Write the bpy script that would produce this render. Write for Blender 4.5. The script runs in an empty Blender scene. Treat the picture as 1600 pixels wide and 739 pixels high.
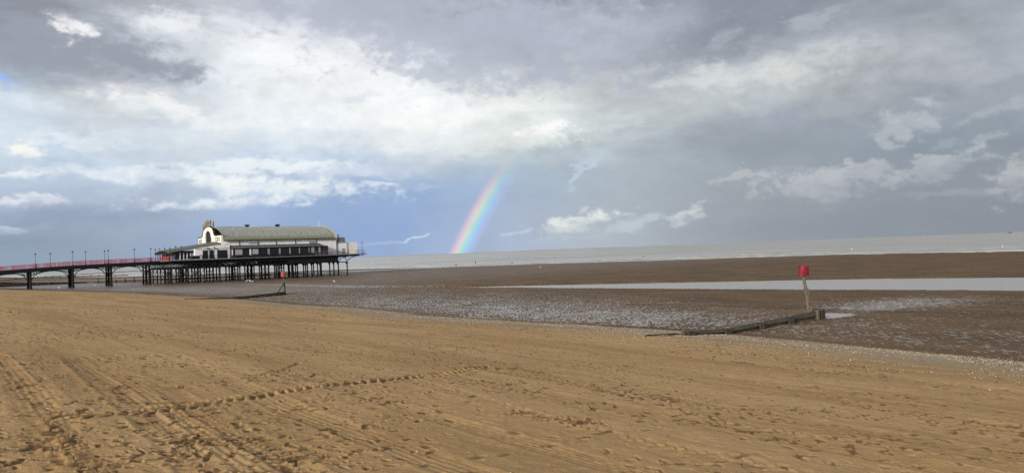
import bpy, math, random
import numpy as np
from mathutils import Vector, Matrix

# ------------------------------------------------------------------ camera, sky, sun, exposure
S = bpy.context.scene
COL = S.collection
F = 1110.0                      # focal length in photograph pixels (photo 1600 x 739)
EYE = 6.1
ROLL = math.atan(.0382)
PITCH = math.atan(22.8 / F)
SUN_AZ, SUN_EL = 214.0, 17.5    # compass-like azimuth from +Y towards +X

cam = bpy.data.objects.new('camera', bpy.data.cameras.new('camera'))
COL.objects.link(cam)
S.camera = cam
cam.data.sensor_fit = 'HORIZONTAL'
cam.data.sensor_width = 36.0
cam.data.lens = 36.0 * F / 1600.0
cam.data.clip_start = .1
cam.data.clip_end = 60000
cam.matrix_world = (Matrix.Translation((0, 0, EYE)) @ Matrix.Rotation(math.radians(90) + PITCH, 4, 'X')
                    @ Matrix.Rotation(-ROLL, 4, 'Z'))

S.view_settings.view_transform = 'Standard'
S.view_settings.look = 'None'
S.view_settings.gamma = 1
S.view_settings.use_curve_mapping = False
S.view_settings.exposure = 0.0

sun = bpy.data.objects.new('sun', bpy.data.lights.new('sun', 'SUN'))
COL.objects.link(sun)
sun.data.energy = 4.0
sun.data.angle = math.radians(1.2)
sun.data.color = (1.0, .9, .76)
_a, _e = math.radians(SUN_AZ), math.radians(SUN_EL)
SUNV = Vector((math.sin(_a) * math.cos(_e), math.cos(_a) * math.cos(_e), math.sin(_e)))
sun.rotation_euler = SUNV.to_track_quat('Z', 'Y').to_euler()


def lin(c, k=1.0):
    o = []
    for v in c:
        v /= 255.0
        o.append(k * (v / 12.92 if v <= .04045 else ((v + .055) / 1.055) ** 2.4))
    return tuple(o)


class NT:
    """small helper around a node tree"""
    def __init__(s, tree):
        s.t = tree
        s.t.nodes.clear()

    def n(s, kind, **kw):
        nd = s.t.nodes.new(kind)
        for k, v in kw.items():
            setattr(nd, k, v)
        return nd

    def put(s, sock, v):
        if isinstance(v, bpy.types.NodeSocket):
            s.t.links.new(v, sock)
        elif v is not None:
            if sock.type == 'RGBA' and len(v) == 3:
                v = (*v, 1)
            sock.default_value = v

    def m(s, op, a, b=None, c=None, clamp=False):
        nd = s.n('ShaderNodeMath', operation=op, use_clamp=clamp)
        s.put(nd.inputs[0], a)
        if b is not None: s.put(nd.inputs[1], b)
        if c is not None: s.put(nd.inputs[2], c)
        return nd.outputs[0]

    def vm(s, op, a, b=None, out=0):
        nd = s.n('ShaderNodeVectorMath', operation=op)
        s.put(nd.inputs[0], a)
        if b is not None:
            if op == 'SCALE': s.put(nd.inputs[3], b)
            else: s.put(nd.inputs[1], b)
        return nd.outputs[out]

    def rng(s, v, a, b, c=0., d=1., smooth=True):
        nd = s.n('ShaderNodeMapRange', interpolation_type='SMOOTHSTEP' if smooth else 'LINEAR', clamp=True)
        for i, q in enumerate((v, a, b, c, d)): s.put(nd.inputs[i], q)
        return nd.outputs[0]

    def mix(s, f, a, b, mode='MIX'):
        nd = s.n('ShaderNodeMix', data_type='RGBA', blend_type=mode)
        s.put(nd.inputs[0], f); s.put(nd.inputs[6], a); s.put(nd.inputs[7], b)
        return nd.outputs[2]

    def noise(s, vec, scale, detail=3, rough=.5, dist=0., out=0):
        nd = s.n('ShaderNodeTexNoise')
        s.put(nd.inputs['Vector'], vec)
        nd.inputs['Scale'].default_value = scale
        nd.inputs['Detail'].default_value = detail
        nd.inputs['Roughness'].default_value = rough
        nd.inputs['Distortion'].default_value = dist
        return nd.outputs[out]

    def mapping(s, vec, scale=(1, 1, 1), loc=(0, 0, 0), rot=(0, 0, 0), kind='POINT'):
        nd = s.n('ShaderNodeMapping', vector_type=kind)
        s.put(nd.inputs[0], vec)
        nd.inputs['Location'].default_value = loc
        nd.inputs['Rotation'].default_value = rot
        nd.inputs['Scale'].default_value = scale
        return nd.outputs[0]

    def ramp(s, f, stops, interp='LINEAR'):
        nd = s.n('ShaderNodeValToRGB')
        cr = nd.color_ramp
        cr.interpolation = interp
        while len(cr.elements) < len(stops): cr.elements.new(.5)
        for e, (p, c) in zip(cr.elements, stops):
            e.position = p
        for e, (p, c) in zip(cr.elements, stops):
            e.color = (*c, 1)
        s.put(nd.inputs[0], f)
        return nd.outputs[0]


def hor(px): return 422.8 - .0382 * px


def azel(px, py):
    x = px - 800; y = 369.5 - py
    xr = x * math.cos(ROLL) + y * math.sin(ROLL); yr = -x * math.sin(ROLL) + y * math.cos(ROLL)
    v = Vector((xr, F * math.cos(PITCH) - yr * math.sin(PITCH), F * math.sin(PITCH) + yr * math.cos(PITCH))).normalized()
    return math.degrees(math.atan2(v.x, v.y)), math.degrees(math.asin(v.z))


# cloud tones of the sky, given over azimuth (px column) and height above the horizon
SKY_PX = [0, 100, 200, 300, 400, 500, 600, 700, 800, 900, 1000, 1100, 1200, 1300, 1400, 1500, 1600]
SKY = {
    8:   [(150,165,185),(150,166,187),(150,168,190),(152,172,200),(150,175,205),(150,174,205),(152,174,206),(166,186,205),(176,188,203),(173,184,195),(170,180,189),(160,168,178),(149,156,166),(145,151,162),(142,149,160),(140,147,157),(139,144,154)],
    50:  [(138,154,177),(148,163,182),(160,172,190),(158,176,200),(150,176,205),(145,172,205),(145,172,205),(158,180,205),(168,183,200),(165,178,190),(166,175,187),(155,163,175),(145,152,164),(141,148,160),(138,145,158),(138,144,157),(138,143,155)],
    100: [(172,182,198),(165,177,195),(172,183,200),(180,192,205),(178,193,212),(160,180,205),(155,178,205),(163,184,206),(170,185,199),(163,176,188),(164,173,185),(155,163,173),(149,156,167),(146,153,164),(143,150,163),(141,148,161),(140,147,160)],
    150: [(186,197,210),(192,201,212),(196,204,214),(200,208,216),(202,209,217),(198,207,217),(180,194,210),(182,194,206),(190,199,205),(178,188,196),(170,179,189),(162,170,179),(155,161,171),(150,157,168),(147,154,167),(144,152,165),(143,150,163)],
    190: [(184,195,205),(198,206,214),(209,215,220),(212,216,220),(212,216,220),(214,218,221),(216,219,221),(216,219,219),(212,215,212),(198,203,204),(182,188,194),(170,177,185),(162,168,177),(155,162,173),(150,157,170),(149,156,168),(148,155,168)],
    240: [(220,226,232),(220,225,230),(222,226,230),(222,225,229),(222,225,228),(224,227,228),(226,228,228),(226,227,226),(225,226,222),(217,219,217),(208,210,210),(199,202,203),(192,195,196),(185,188,190),(172,176,184),(165,169,179),(160,165,176)],
    300: [(193,202,215),(175,180,190),(185,188,196),(208,213,219),(225,228,230),(224,227,229),(220,223,226),(205,208,213),(191,195,203),(188,191,198),(174,178,188),(172,176,185),(188,191,196),(187,190,195),(179,182,189),(172,176,184),(168,172,180)],
    355: [(162,164,174),(168,171,180),(195,198,204),(214,217,221),(215,217,222),(201,204,210),(186,189,197),(177,180,189),(170,173,184),(165,168,179),(160,163,175),(152,155,166),(143,147,158),(150,155,165),(157,162,171),(158,163,171),(160,165,173)],
    410: [(152,154,165),(158,160,171),(166,168,178),(178,180,188),(190,192,200),(184,187,195),(176,179,189),(170,173,183),(163,166,177),(158,161,172),(152,155,167),(147,150,161),(142,146,157),(146,150,160),(151,156,166),(154,159,168),(156,161,170)],
}


def bst(c):
    k = min(max((235 - c[1]) / 60, 0), 1)
    c = (c[0] - 1 * k, c[1] + .6 * k, c[2] + .5 * k)
    return tuple(min(v + max(0, v - 190) * .62, 252) for v in c)


def sky_sample(az, el):
    px = 800 + F * math.tan(math.radians(az)); dy = F * math.tan(math.radians(el)) / math.cos(math.radians(az))
    px = min(max(px, 0), 1600); ks = sorted(SKY); dy = min(max(dy, ks[0]), ks[-1])
    i = min(int(px / 100), 15); fx = px / 100 - i
    j = max(k for k in range(len(ks) - 1) if ks[k] <= dy) if dy < ks[-1] else len(ks) - 2
    fy = (dy - ks[j]) / (ks[j + 1] - ks[j])
    g = lambda r, c: np.array(lin(bst(SKY[ks[r]][c])))
    return (g(j, i) * (1 - fx) + g(j, i + 1) * fx) * (1 - fy) + (g(j + 1, i) * (1 - fx) + g(j + 1, i + 1) * fx) * fy


def build_world():
    w = bpy.data.worlds.new('World')
    S.world = w
    w.use_nodes = True
    N = NT(w.node_tree)
    out = N.n('ShaderNodeOutputWorld'); bg = N.n('ShaderNodeBackground')
    bg.inputs[1].default_value = .1
    w.node_tree.links.new(bg.outputs[0], out.inputs[0])
    nish = N.n('ShaderNodeTexSky', sky_type='NISHITA')
    nish.sun_disc = False
    nish.sun_elevation = math.radians(SUN_EL)
    nish.sun_rotation = math.radians(SUN_AZ)
    nish.air_density = 1.2; nish.dust_density = 1.5
    tc = N.n('ShaderNodeTexCoord')
    D = N.vm('NORMALIZE', tc.outputs['Generated'])
    sp = N.n('ShaderNodeSeparateXYZ'); N.put(sp.inputs[0], D)
    X, Y, Z = sp.outputs
    az = N.m('MULTIPLY', N.m('ARCTAN2', X, Y), 57.29578)
    el = N.m('MULTIPLY', N.m('ARCSINE', N.m('MAXIMUM', Z, 0.)), 57.29578)
    cb = N.n('ShaderNodeCombineXYZ'); N.put(cb.inputs[0], az); N.put(cb.inputs[1], el)
    P = cb.outputs[0]
    Ds = N.mapping(D, (1, 1, 2.6))
    # domain warp
    w1 = N.noise(Ds, 5.5, 5, .55, 0, 1)
    w2 = N.noise(Ds, 22, 4, .6, 0, 1)
    wv = N.vm('ADD', N.vm('MULTIPLY', N.vm('SUBTRACT', w1, (.5, .5, .5)), (20, 7.5, 0)),
              N.vm('MULTIPLY', N.vm('SUBTRACT', w2, (.5, .5, .5)), (4.5, 2.2, 0)))
    # less warp near the horizon
    wv = N.vm('SCALE', wv, N.rng(el, 0, 9, .15, 1.))
    PW = N.vm('ADD', P, wv)
    spw = N.n('ShaderNodeSeparateXYZ'); N.put(spw.inputs[0], PW)
    azw, elw = spw.outputs[0], spw.outputs[1]
    fac = N.rng(azw, -42, 42, 0, 1, False)
    rows = [.3, 2, 4.2, 6.4, 8.6, 11, 13.5, 16, 18.5]
    col = None
    for k, e in enumerate(rows):
        st = [((a + 42) / 84, tuple(sky_sample(a, e) * 10)) for a in np.linspace(-38, 38, 25)]
        r = N.ramp(fac, st)
        col = r if col is None else N.mix(N.rng(elw, rows[k - 1], e, 0, 1, False), col, r)
    # texture of the cloud layer
    n1 = N.noise(N.mapping(D, (1, 1, 2.0)), 5.5, 9, .6, .35)
    n2 = N.noise(N.mapping(D, (1, 1, 1.5), (3, 1, 7)), 20, 7, .62, .3)
    tex = N.m('ADD', N.m('MULTIPLY', N.m('SUBTRACT', n1, .5), 1.0), N.m('MULTIPLY', N.m('SUBTRACT', n2, .5), .35))
    amp = N.rng(el, 4, 12, .16, .7)
    amp = N.m('MULTIPLY', amp, N.rng(az, -10, 14, .9, 1.05))
    col = N.mix(1., col, N.vm('SCALE', (1, 1, 1), N.m('ADD', 1., N.m('MULTIPLY', tex, amp))), 'MULTIPLY')
    # the rest of the dome: broken overcast
    gn = N.noise(N.mapping(D, (1, 1, 2)), 3.2, 7, .58, .4)
    gen = N.mix(N.rng(gn, .35, .68), lin((160, 166, 178), 10), lin((232, 233, 236), 10))
    side = N.m('MAXIMUM', N.rng(N.m('ABSOLUTE', az), 40, 62), N.rng(el, 20.5, 34))
    col = N.mix(side, col, gen)
    # edges of single clouds
    e1 = N.noise(N.mapping(D, (1, 1, 1.7)), 26, 7, .62, .25)
    e2 = N.noise(N.mapping(D, (1, 1, 1.2), (5, 2, 1)), 80, 4, .6)
    edge = N.m('ADD', N.m('MULTIPLY', N.m('SUBTRACT', e1, .5), 2.6), N.m('MULTIPLY', N.m('SUBTRACT', e2, .5), .9))
    PW2 = N.vm('ADD', P, N.vm('MULTIPLY', N.vm('SUBTRACT', w2, (.5, .5, .5)), (4.5, 2.0, 0)))

    def blob(px, py, rx, ry, rot, c, strength=1., soft=.5, noisy=1., c2=None):
        nonlocal col
        a, e = azel(px, py)
        kx = 57.3 / F * math.cos(math.radians(a)) ** 2; ky = 57.3 / F * math.cos(math.radians(a))
        ma = N.n('ShaderNodeVectorMath', operation='MULTIPLY_ADD'); N.put(ma.inputs[0], col); ma.inputs[1].default_value = (1e-7,) * 3; N.put(ma.inputs[2], PW2)
        q = N.mapping(ma.outputs[0], (rx * kx, ry * ky, 1), (a, e, 0), (0, 0, math.radians(rot)), 'TEXTURE')
        L = N.vm('LENGTH', q, out=1)
        v = N.m('ADD', N.m('SUBTRACT', 1., L), N.m('MULTIPLY', edge, noisy * .55))
        mask = N.m('MULTIPLY', N.rng(v, -.14, soft * 1.05), strength)
        cc = lin(bst(c), 10)
        v2 = v
        if c2:
            sq = N.n('ShaderNodeSeparateXYZ'); N.put(sq.inputs[0], q)
            cc = N.mix(N.rng(N.m('ADD', sq.outputs[1], N.m('MULTIPLY', edge, 1.1)), -.8, .8), lin(bst(c2), 10), cc)
        col = N.mix(mask, col, cc)

    B = blob
    B(70, 40, 210, 62, -8, (160, 165, 176), .9, .9, 1.6)
    B(60, 85, 130, 34, -4, (158, 161, 173), .8, .8, 1.5)
    B(185, 84, 165, 36, -10, (156, 162, 175), .95, .8, 2.0)
    B(290, 106, 70, 14, -6, (165, 168, 179), .7, .8, 1.6)
    B(112, 46, 46, 22, 8, (240, 241, 241), .9, 1., 2.8)
    B(270, 20, 60, 14, 4, (180, 183, 192), .7, .6, 1.4)
    B(2, 122, 40, 14, -26, (160, 192, 232), 1., 1., .9)
    B(60, 12, 90, 16, 0, (140, 142, 153), .7, .8, 1.2)
    B(250, 168, 90, 16, -14, (236, 237, 234), .85, .5, 1.5, (216, 221, 224))
    B(240, 190, 150, 7, 2, (200, 204, 213), .5, .8, 1.4)
    B(575, 80, 75, 16, -18, (236, 237, 236), .7, .7, 1.6)
    B(700, 150, 60, 16, 10, (236, 237, 235), .7, .7, 1.6)
    B(260, 35, 60, 20, 8, (226, 228, 232), .7, .8, 1.6)
    B(640, 180, 200, 26, 0, (234, 234, 230), .6, 1., 1.2)
    B(340, 195, 60, 14, 6, (230, 232, 230), .5, .8, 1.5)
    B(210, 150, 80, 30, 0, (230, 233, 233), .6, 1., 1.2)
    B(90, 225, 120, 26, 0, (222, 225, 228), .6, .8, 1.4)
    B(105, 250, 66, 26, -16, (196, 206, 217), .9, .45, 1.5, (184, 195, 209))
    B(36, 230, 30, 15, 0, (232, 232, 224), .9, .7, 1.2)
    B(35, 273, 36, 9, -2, (226, 226, 226), .85, .5, 1.2, (196, 204, 214))
    B(150, 282, 110, 14, -6, (208, 213, 219), .7, .6, 1.3, (184, 194, 207))
    B(45, 316, 70, 12, 1, (212, 215, 222), .9, .4, 1.2, (176, 186, 201))
    B(16, 361, 38, 9, 2, (207, 212, 220), .9, .45, 1., (170, 182, 200))
    B(70, 352, 40, 6, 16, (178, 188, 204), .6, .6, 1.2)
    B(240, 274, 210, 13, -3, (214, 218, 222), .7, .6, 1.4)
    B(130, 340, 240, 30, 3, (146, 160, 186), .8, 1., 1.)
    B(410, 260, 190, 12, 2, (222, 226, 227), .8, .6, 1.5)
    B(420, 293, 205, 21, -4, (226, 228, 227), .85, .8, 1.9, (204, 212, 220))
    B(350, 319, 150, 13, 1, (222, 225, 226), .8, .85, 1.9, (188, 199, 212))
    B(590, 288, 42, 3.5, 3, (206, 213, 221), .8, .6, .8)
    B(545, 300, 30, 4, 6, (206, 213, 221), .7, .6, .8)
    B(545, 268, 110, 14, 0, (210, 214, 220), .6, .8, 1.)
    B(648, 372, 26, 3.2, 12, (203, 212, 222), .75, .6, .8)
    B(598, 381, 40, 5, 3, (178, 192, 211), .6, .8, .9)
    B(672, 292, 26, 4, 4, (184, 196, 212), .6, .7, .9)
    B(700, 215, 240, 30, 0, (222, 224, 221), .6, 1., 1.)
    B(862, 210, 52, 19, -4, (231, 232, 227), .9, .6, 2.0, (208, 211, 211))
    B(820, 226, 90, 12, 0, (214, 217, 215), .5, .9, 1.)
    B(965, 200, 60, 8, 14, (204, 208, 209), .45, .8, 1.2)
    B(905, 268, 44, 7, 42, (190, 199, 208), .75, .6, 1.6)
    B(920, 245, 26, 6, 60, (186, 196, 204), .5, .8, 1.6)
    B(800, 364, 34, 5, 16, (190, 200, 212), .7, .6, 1.3)
    B(900, 351, 70, 15, 10, (212, 216, 214), .92, .6, 2.0, (182, 190, 197))
    B(990, 349, 50, 9, 12, (190, 197, 202), .7, .6, 1.3)
    B(1072, 337, 40, 11, 24, (200, 206, 207), .8, .9, 2.0, (180, 188, 195))
    B(880, 372, 90, 6, 3, (186, 194, 202), .5, .9, 1.)
    # the grey cloud base of the right half
    B(860, 60, 300, 56, -4, (172, 176, 187), .75, 1., 1.2)
    B(1010, 92, 210, 26, 4, (168, 171, 182), .8, .9, 1.2)
    B(1160, 40, 210, 66, 12, (138, 141, 153), .9, 1., 1.3)
    B(1130, 62, 34, 14, 20, (178, 181, 190), .5, .7, 1.6)
    B(1275, 34, 55, 16, 8, (180, 184, 192), .75, .6, 1.5)
    B(1090, 122, 70, 14, 6, (210, 212, 212), .7, .7, 1.3)
    B(1230, 122, 190, 44, 4, (208, 209, 207), .85, .9, 1.3, (182, 185, 190))
    B(1420, 88, 150, 30, -4, (180, 182, 188), .6, .9, 1.1)
    B(1480, 116, 160, 22, -8, (186, 188, 193), .55, .9, 1.1)
    B(520, 110, 230, 52, -16, (232, 234, 234), .75, .8, 1.5)
    B(720, 50, 330, 84, -6, (184, 188, 198), .8, .8, 2.2)
    B(560, 12, 160, 30, 0, (182, 186, 196), .7, .7, 1.8)
    B(700, 118, 130, 30, -12, (190, 194, 201), .75, .8, 1.9)
    B(560, 150, 40, 10, 10, (200, 206, 213), .5, .8, 1.5)
    # cumulus in front of the dark rain cloud
    B(1440, 225, 190, 50, 0, (132, 145, 158), .85, 1., .9)
    B(1230, 235, 150, 34, 0, (143, 152, 163), .6, 1., .8)
    B(1415, 184, 68, 28, 6, (184, 189, 194), .95, .65, 2.3, (166, 170, 178))
    B(1395, 212, 32, 16, 40, (174, 178, 185), .85, .5, 1.4)
    B(1545, 212, 34, 14, 10, (170, 175, 183), .8, .8, 2.2)
    B(1560, 172, 80, 14, 14, (172, 177, 184), .8, .8, 2.3)
    B(1480, 222, 42, 9, 10, (160, 167, 177), .6, .6, 1.5)
    B(1150, 277, 46, 8, 8, (180, 184, 190), .9, .5, 1.3)
    B(1300, 284, 165, 32, 5, (182, 187, 192), .95, .65, 2.3, (160, 165, 175))
    B(1350, 262, 40, 16, 0, (182, 185, 190), .9, .45, 1.5, (168, 172, 180))
    B(1455, 264, 80, 24, 14, (177, 182, 188), .95, .35, 1.8, (158, 163, 174))
    B(1592, 278, 58, 40, 26, (179, 184, 189), .95, .65, 2.3, (160, 165, 175))
    B(1480, 304, 130, 10, 0, (160, 165, 175), .6, .8, 1.2)
    B(1230, 355, 260, 26, 2, (141, 147, 160), .5, 1., .4)

    col = N.mix(1., col, N.vm('SCALE', (1, 1, 1), N.m('ADD', 1., N.m('MULTIPLY', N.m('ADD', tex, N.m('MULTIPLY', edge, .2)), N.rng(el, 2, 9, .10, .30)))), 'MULTIPLY')
    # the rainbow: a 42 degree bow round the point opposite the sun
    anti = -SUNV
    dt = N.vm('DOT_PRODUCT', D, tuple(anti), out=1)
    ang = N.m('MULTIPLY', N.m('ARCCOSINE', dt), 57.29578)
    bow = N.ramp(N.rng(ang, 40.4, 42.4, 0, 1, False), [
        (0, (0, 0, 0)), (.14, (.06, .04, .20)), (.30, (.03, .14, .34)), (.44, (.0, .32, .24)), (.56, (.20, .40, .06)),
        (.66, (.46, .36, .02)), (.78, (.52, .16, .06)), (.90, (.26, .03, .06)), (1., (0, 0, 0))], 'EASE')
    pres = N.m('MULTIPLY', N.rng(el, 7.9, 3.2, 0, 1), N.rng(az, 8, 2, 0, 1))
    pres = N.m('MULTIPLY', pres, N.rng(el, -.5, 3.0, 1.05, 1.))
    col = N.mix(1., col, N.vm('SCALE', bow, N.m('MULTIPLY', pres, 6.6)), 'ADD')
    glow = N.m('MULTIPLY', N.rng(ang, 41.0, 34, 0, 1), N.m('MULTIPLY', N.rng(ang, 15, 34, 0, 1), N.rng(el, 14, 3, 0, .25)))
    col = N.mix(1., col, N.vm('SCALE', (1, .99, .95), glow), 'ADD')
    # thin gaps let the clear sky behind come through
    cover = .95
    col = N.mix(cover, nish.outputs[0], col)
    N.put(bg.inputs[0], col)
    w.cycles.sampling_method = 'MANUAL'
    w.cycles.sample_map_resolution = 512


build_world()

# ------------------------------------------------------------------ helpers
RND = random.Random(11)


def tag(o, label=None, cat=None, group=None, kind=None):
    if label: o['label'] = label
    if cat: o['category'] = cat
    if group: o['group'] = group
    if kind: o['kind'] = kind
    return o


def empty(name, loc=(0, 0, 0), rz=0., label=None, cat=None, group=None):
    o = bpy.data.objects.new(name, None)
    COL.objects.link(o)
    o.location = loc; o.rotation_euler = (0, 0, rz); o.empty_display_size = .2
    return tag(o, label, cat, group)


class MB:
    def __init__(s): s.v = []; s.f = []

    def add(s, vs, fs):
        k = len(s.v)
        s.v += [tuple(p) for p in vs]; s.f += [tuple(i + k for i in f) for f in fs]
        return s

    def box(s, x0, x1, y0, y1, z0, z1):
        vs = [(x, y, z) for z in (z0, z1) for y in (y0, y1) for x in (x0, x1)]
        return s.add(vs, [(0, 2, 3, 1), (4, 5, 7, 6), (0, 1, 5, 4), (2, 6, 7, 3), (0, 4, 6, 2), (1, 3, 7, 5)])

    def beam(s, p, q, w, h=None):
        h = h or w
        p = Vector(p); q = Vector(q); d = (q - p).normalized()
        up = Vector((0, 0, 1)) if abs(d.z) < .95 else Vector((0, 1, 0))
        a = d.cross(up).normalized(); b = a.cross(d).normalized()
        vs = [c + a * sx * w / 2 + b * sy * h / 2 for c in (p, q) for sy in (-1, 1) for sx in (-1, 1)]
        return s.add(vs, [(0, 2, 3, 1), (4, 5, 7, 6), (0, 1, 5, 4), (2, 6, 7, 3), (0, 4, 6, 2), (1, 3, 7, 5)])

    def tube(s, pts, rs, n=10, cap=True):
        pts = [Vector(p) for p in pts]
        if not isinstance(rs, (list, tuple)): rs = [rs] * len(pts)
        rings = []
        for i, p in enumerate(pts):
            d = (pts[min(i + 1, len(pts) - 1)] - pts[max(i - 1, 0)]).normalized()
            up = Vector((0, 0, 1)) if abs(d.z) < .9 else Vector((1, 0, 0))
            a = d.cross(up).normalized(); b = d.cross(a).normalized()
            rings.append([p + (a * math.cos(t * 2 * math.pi / n) + b * math.sin(t * 2 * math.pi / n)) * rs[i] for t in range(n)])
        vs = [v for r in rings for v in r]
        fs = [(i * n + t, i * n + (t + 1) % n, (i + 1) * n + (t + 1) % n, (i + 1) * n + t) for i in range(len(pts) - 1) for t in range(n)]
        if cap: fs += [tuple(range(n - 1, -1, -1)), tuple(range((len(pts) - 1) * n, len(pts) * n))]
        return s.add(vs, fs)

    def lathe(s, prof, n=12, c=(0, 0, 0)):
        return s.tube([(c[0], c[1], c[2] + z) for r, z in prof], [max(r, .001) for r, z in prof], n)

    def plate(s, outline, axis, t0, t1):
        """outline: 2d points; axis 'x': (y,z) extruded in x; 'y': (x,z) extruded in y; 'z': (x,y) extruded in z"""
        def P(a, b, t): return {'x': (t, a, b), 'y': (a, t, b), 'z': (a, b, t)}[axis]
        n = len(outline)
        vs = [P(a, b, t0) for a, b in outline] + [P(a, b, t1) for a, b in outline]
        fs = [tuple(range(n)), tuple(range(2 * n - 1, n - 1, -1))] + [(i, i + n, (i + 1) % n + n, (i + 1) % n) for i in range(n)]
        return s.add(vs, fs)

    def band(s, top, bot, axis, t0, t1):
        """strip between two polylines, given thickness (concave outlines stay valid)"""
        for i in range(len(top) - 1):
            s.plate([bot[i], bot[i + 1], top[i + 1], top[i]], axis, t0, t1)
        return s

    def build(s, name, mat, parent=None, smooth=False, bevel=0.):
        me = bpy.data.meshes.new(name)
        me.from_pydata(s.v, [], s.f)
        import bmesh
        bm = bmesh.new(); bm.from_mesh(me)
        bmesh.ops.recalc_face_normals(bm, faces=bm.faces)
        bm.to_mesh(me); bm.free()
        me.materials.append(mat)
        if smooth: me.polygons.foreach_set('use_smooth', [True] * len(me.polygons))
        o = bpy.data.objects.new(name, me)
        COL.objects.link(o)
        if parent: o.parent = parent
        if bevel:
            b = o.modifiers.new('bevel', 'BEVEL'); b.width = bevel; b.segments = 1; b.limit_method = 'ANGLE'
        return o


def copy_tree(o, parent=None):
    c = o.copy(); COL.objects.link(c); c.parent = parent
    for ch in list(o.children): copy_tree(ch, c)
    return c


# ------------------------------------------------------------------ materials
def mat(name, base, rough=.6, metal=0., var=.18, scale=2., bump=.0, bscale=20., streak=None, spec=.5, dirt=None, stretch=(1, 1, 1)):
    m = bpy.data.materials.new(name); m.use_nodes = True
    N = NT(m.node_tree)
    out = N.n('ShaderNodeOutputMaterial'); b = N.n('ShaderNodeBsdfPrincipled')
    m.node_tree.links.new(b.outputs[0], out.inputs[0])
    tc = N.n('ShaderNodeTexCoord').outputs['Object']
    n = N.noise(N.mapping(tc, stretch), scale, 6, .6)
    c = N.mix(1., base, N.vm('SCALE', (1, 1, 1), N.rng(n, .3, .7, 1 - var, 1 + var, False)), 'MULTIPLY')
    if dirt:
        n2 = N.noise(N.mapping(tc, (1, 1, .35)), dirt[1], 7, .65)
        c = N.mix(N.rng(n2, .5, .68, 0, dirt[2]), c, dirt[0])
    N.put(b.inputs['Base Color'], c)
    N.put(b.inputs['Roughness'], N.rng(n, .3, .7, max(rough - .1, .02), min(rough + .1, 1), False))
    b.inputs['Metallic'].default_value = metal
    b.inputs['Specular IOR Level'].default_value = spec
    if bump:
        bn = N.n('ShaderNodeBump'); bn.inputs['Distance'].default_value = bump
        N.put(bn.inputs['Height'], N.noise(N.mapping(tc, stretch), bscale, 5, .6))
        N.put(b.inputs['Normal'], bn.outputs[0])
    return m


M = {}
M['iron'] = mat('weathered_black_iron', (.006, .0065, .008), .7, 0, .4, 1.5, .01, 12, spec=.25, dirt=((.016, .012, .009), 1.3, .6))
M['pile'] = mat('tide_stained_iron', (.008, .0085, .009), .7, 0, .4, 1.2, .02, 8, spec=.25, dirt=((.02, .018, .011), 1.5, .7))
M['decking'] = mat('grey_deck_timber', (.16, .145, .13), .75, 0, .3, 3, .01, 12)
M['edge'] = mat('deck_edge_board', (.15, .14, .14), .7, 0, .35, 2, .01, 8)
M['red'] = mat('red_paint', (.42, .025, .035), .5, 0, .25, 2)
M['pinkrail'] = mat('faded_red_paint', (.38, .025, .038), .55, 0, .25, 2)
M['white'] = mat('white_painted_render', (.80, .81, .82), .6, 0, .08, .8, .004, 10, dirt=((.42, .41, .38), .9, .45))
M['cream'] = mat('cream_painted_render', (.78, .77, .71), .6, 0, .07, .8, .004, 10, dirt=((.5, .47, .38), 1.2, .35))
M['stone'] = mat('weathered_cream_render', (.40, .40, .33), .7, 0, .15, 1.5)
M['panel'] = mat('pale_panel', (.27, .285, .31), .55, 0, .12, 1)
M['plant'] = mat('pinkish_grey_cladding', (.42, .39, .38), .7, 0, .12, 1.5)
M['glass'] = mat('dark_window_glass', (.010, .014, .022), .25, 0, .3, .5, spec=.3)
M['dark'] = mat('dark_blue_joinery', (.012, .016, .026), .6, 0, .3, 1)
M['trim'] = mat('dark_slate_trim', (.014, .016, .018), .7, 0, .3, 2, spec=.3)
M['felt'] = mat('dark_roof_felt', (.03, .034, .045), .8, 0, .3, 1)
M['gold'] = mat('weathered_gilding', (.27, .215, .115), .6, .1, .35, 3, dirt=((.07, .055, .03), 2.5, .9))
M['timber'] = mat('wet_groyne_timber', (.10, .083, .058), .7, 0, .45, 3, .03, 14, dirt=((.035, .036, .022), 1.6, .85), stretch=(1, 1, 4))
M['timber_dark'] = mat('dark_groyne_timber', (.035, .03, .024), .75, 0, .4, 3, .03, 14)
M['pole'] = mat('lichened_pole_timber', (.125, .108, .078), .75, 0, .35, 4, .02, 20, dirt=((.07, .065, .035), 3, .8))
M['basket'] = mat('crimson_topmark_paint', (.25, .010, .028), .7, 0, .4, 5, spec=.25, dirt=((.34, .09, .10), 3, .6), stretch=(1, 1, .3))
M['basket_orange'] = mat('orange_red_topmark_paint', (.40, .10, .075), .6, 0, .2, 4)
M['buoyred'] = mat('red_buoy_plastic', (.42, .02, .02), .4, 0, .15, 4)
M['buoywhite'] = mat('white_buoy_plastic', (.8, .8, .78), .4, 0, .1, 4)
M['buoyorange'] = mat('orange_buoy_plastic', (.75, .25, .06), .4, 0, .1, 4)
M['feather'] = mat('white_gull_feathers', (.78, .78, .78), .7, 0, .06, 8)
M['feather_grey'] = mat('grey_gull_feathers', (.3, .31, .33), .7, 0, .1, 8)
M['skin'] = mat('skin', (.45, .27, .19), .5, 0, .05, 6)
M['coat'] = mat('dark_coat_cloth', (.02, .022, .028), .85, 0, .2, 9)
M['trouser'] = mat('dark_trouser_cloth', (.03, .032, .04), .85, 0, .2, 9)
M['hair'] = mat('dark_hair', (.03, .02, .015), .6, 0, .2, 9)
M['ship'] = mat('dark_ship_paint', (.045, .05, .065), .6, 0, .2, .2)
M['spit'] = mat('dune_sand_and_grass', (.30, .29, .24), .9, 0, .25, .004, stretch=(1, 1, 4))
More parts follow.
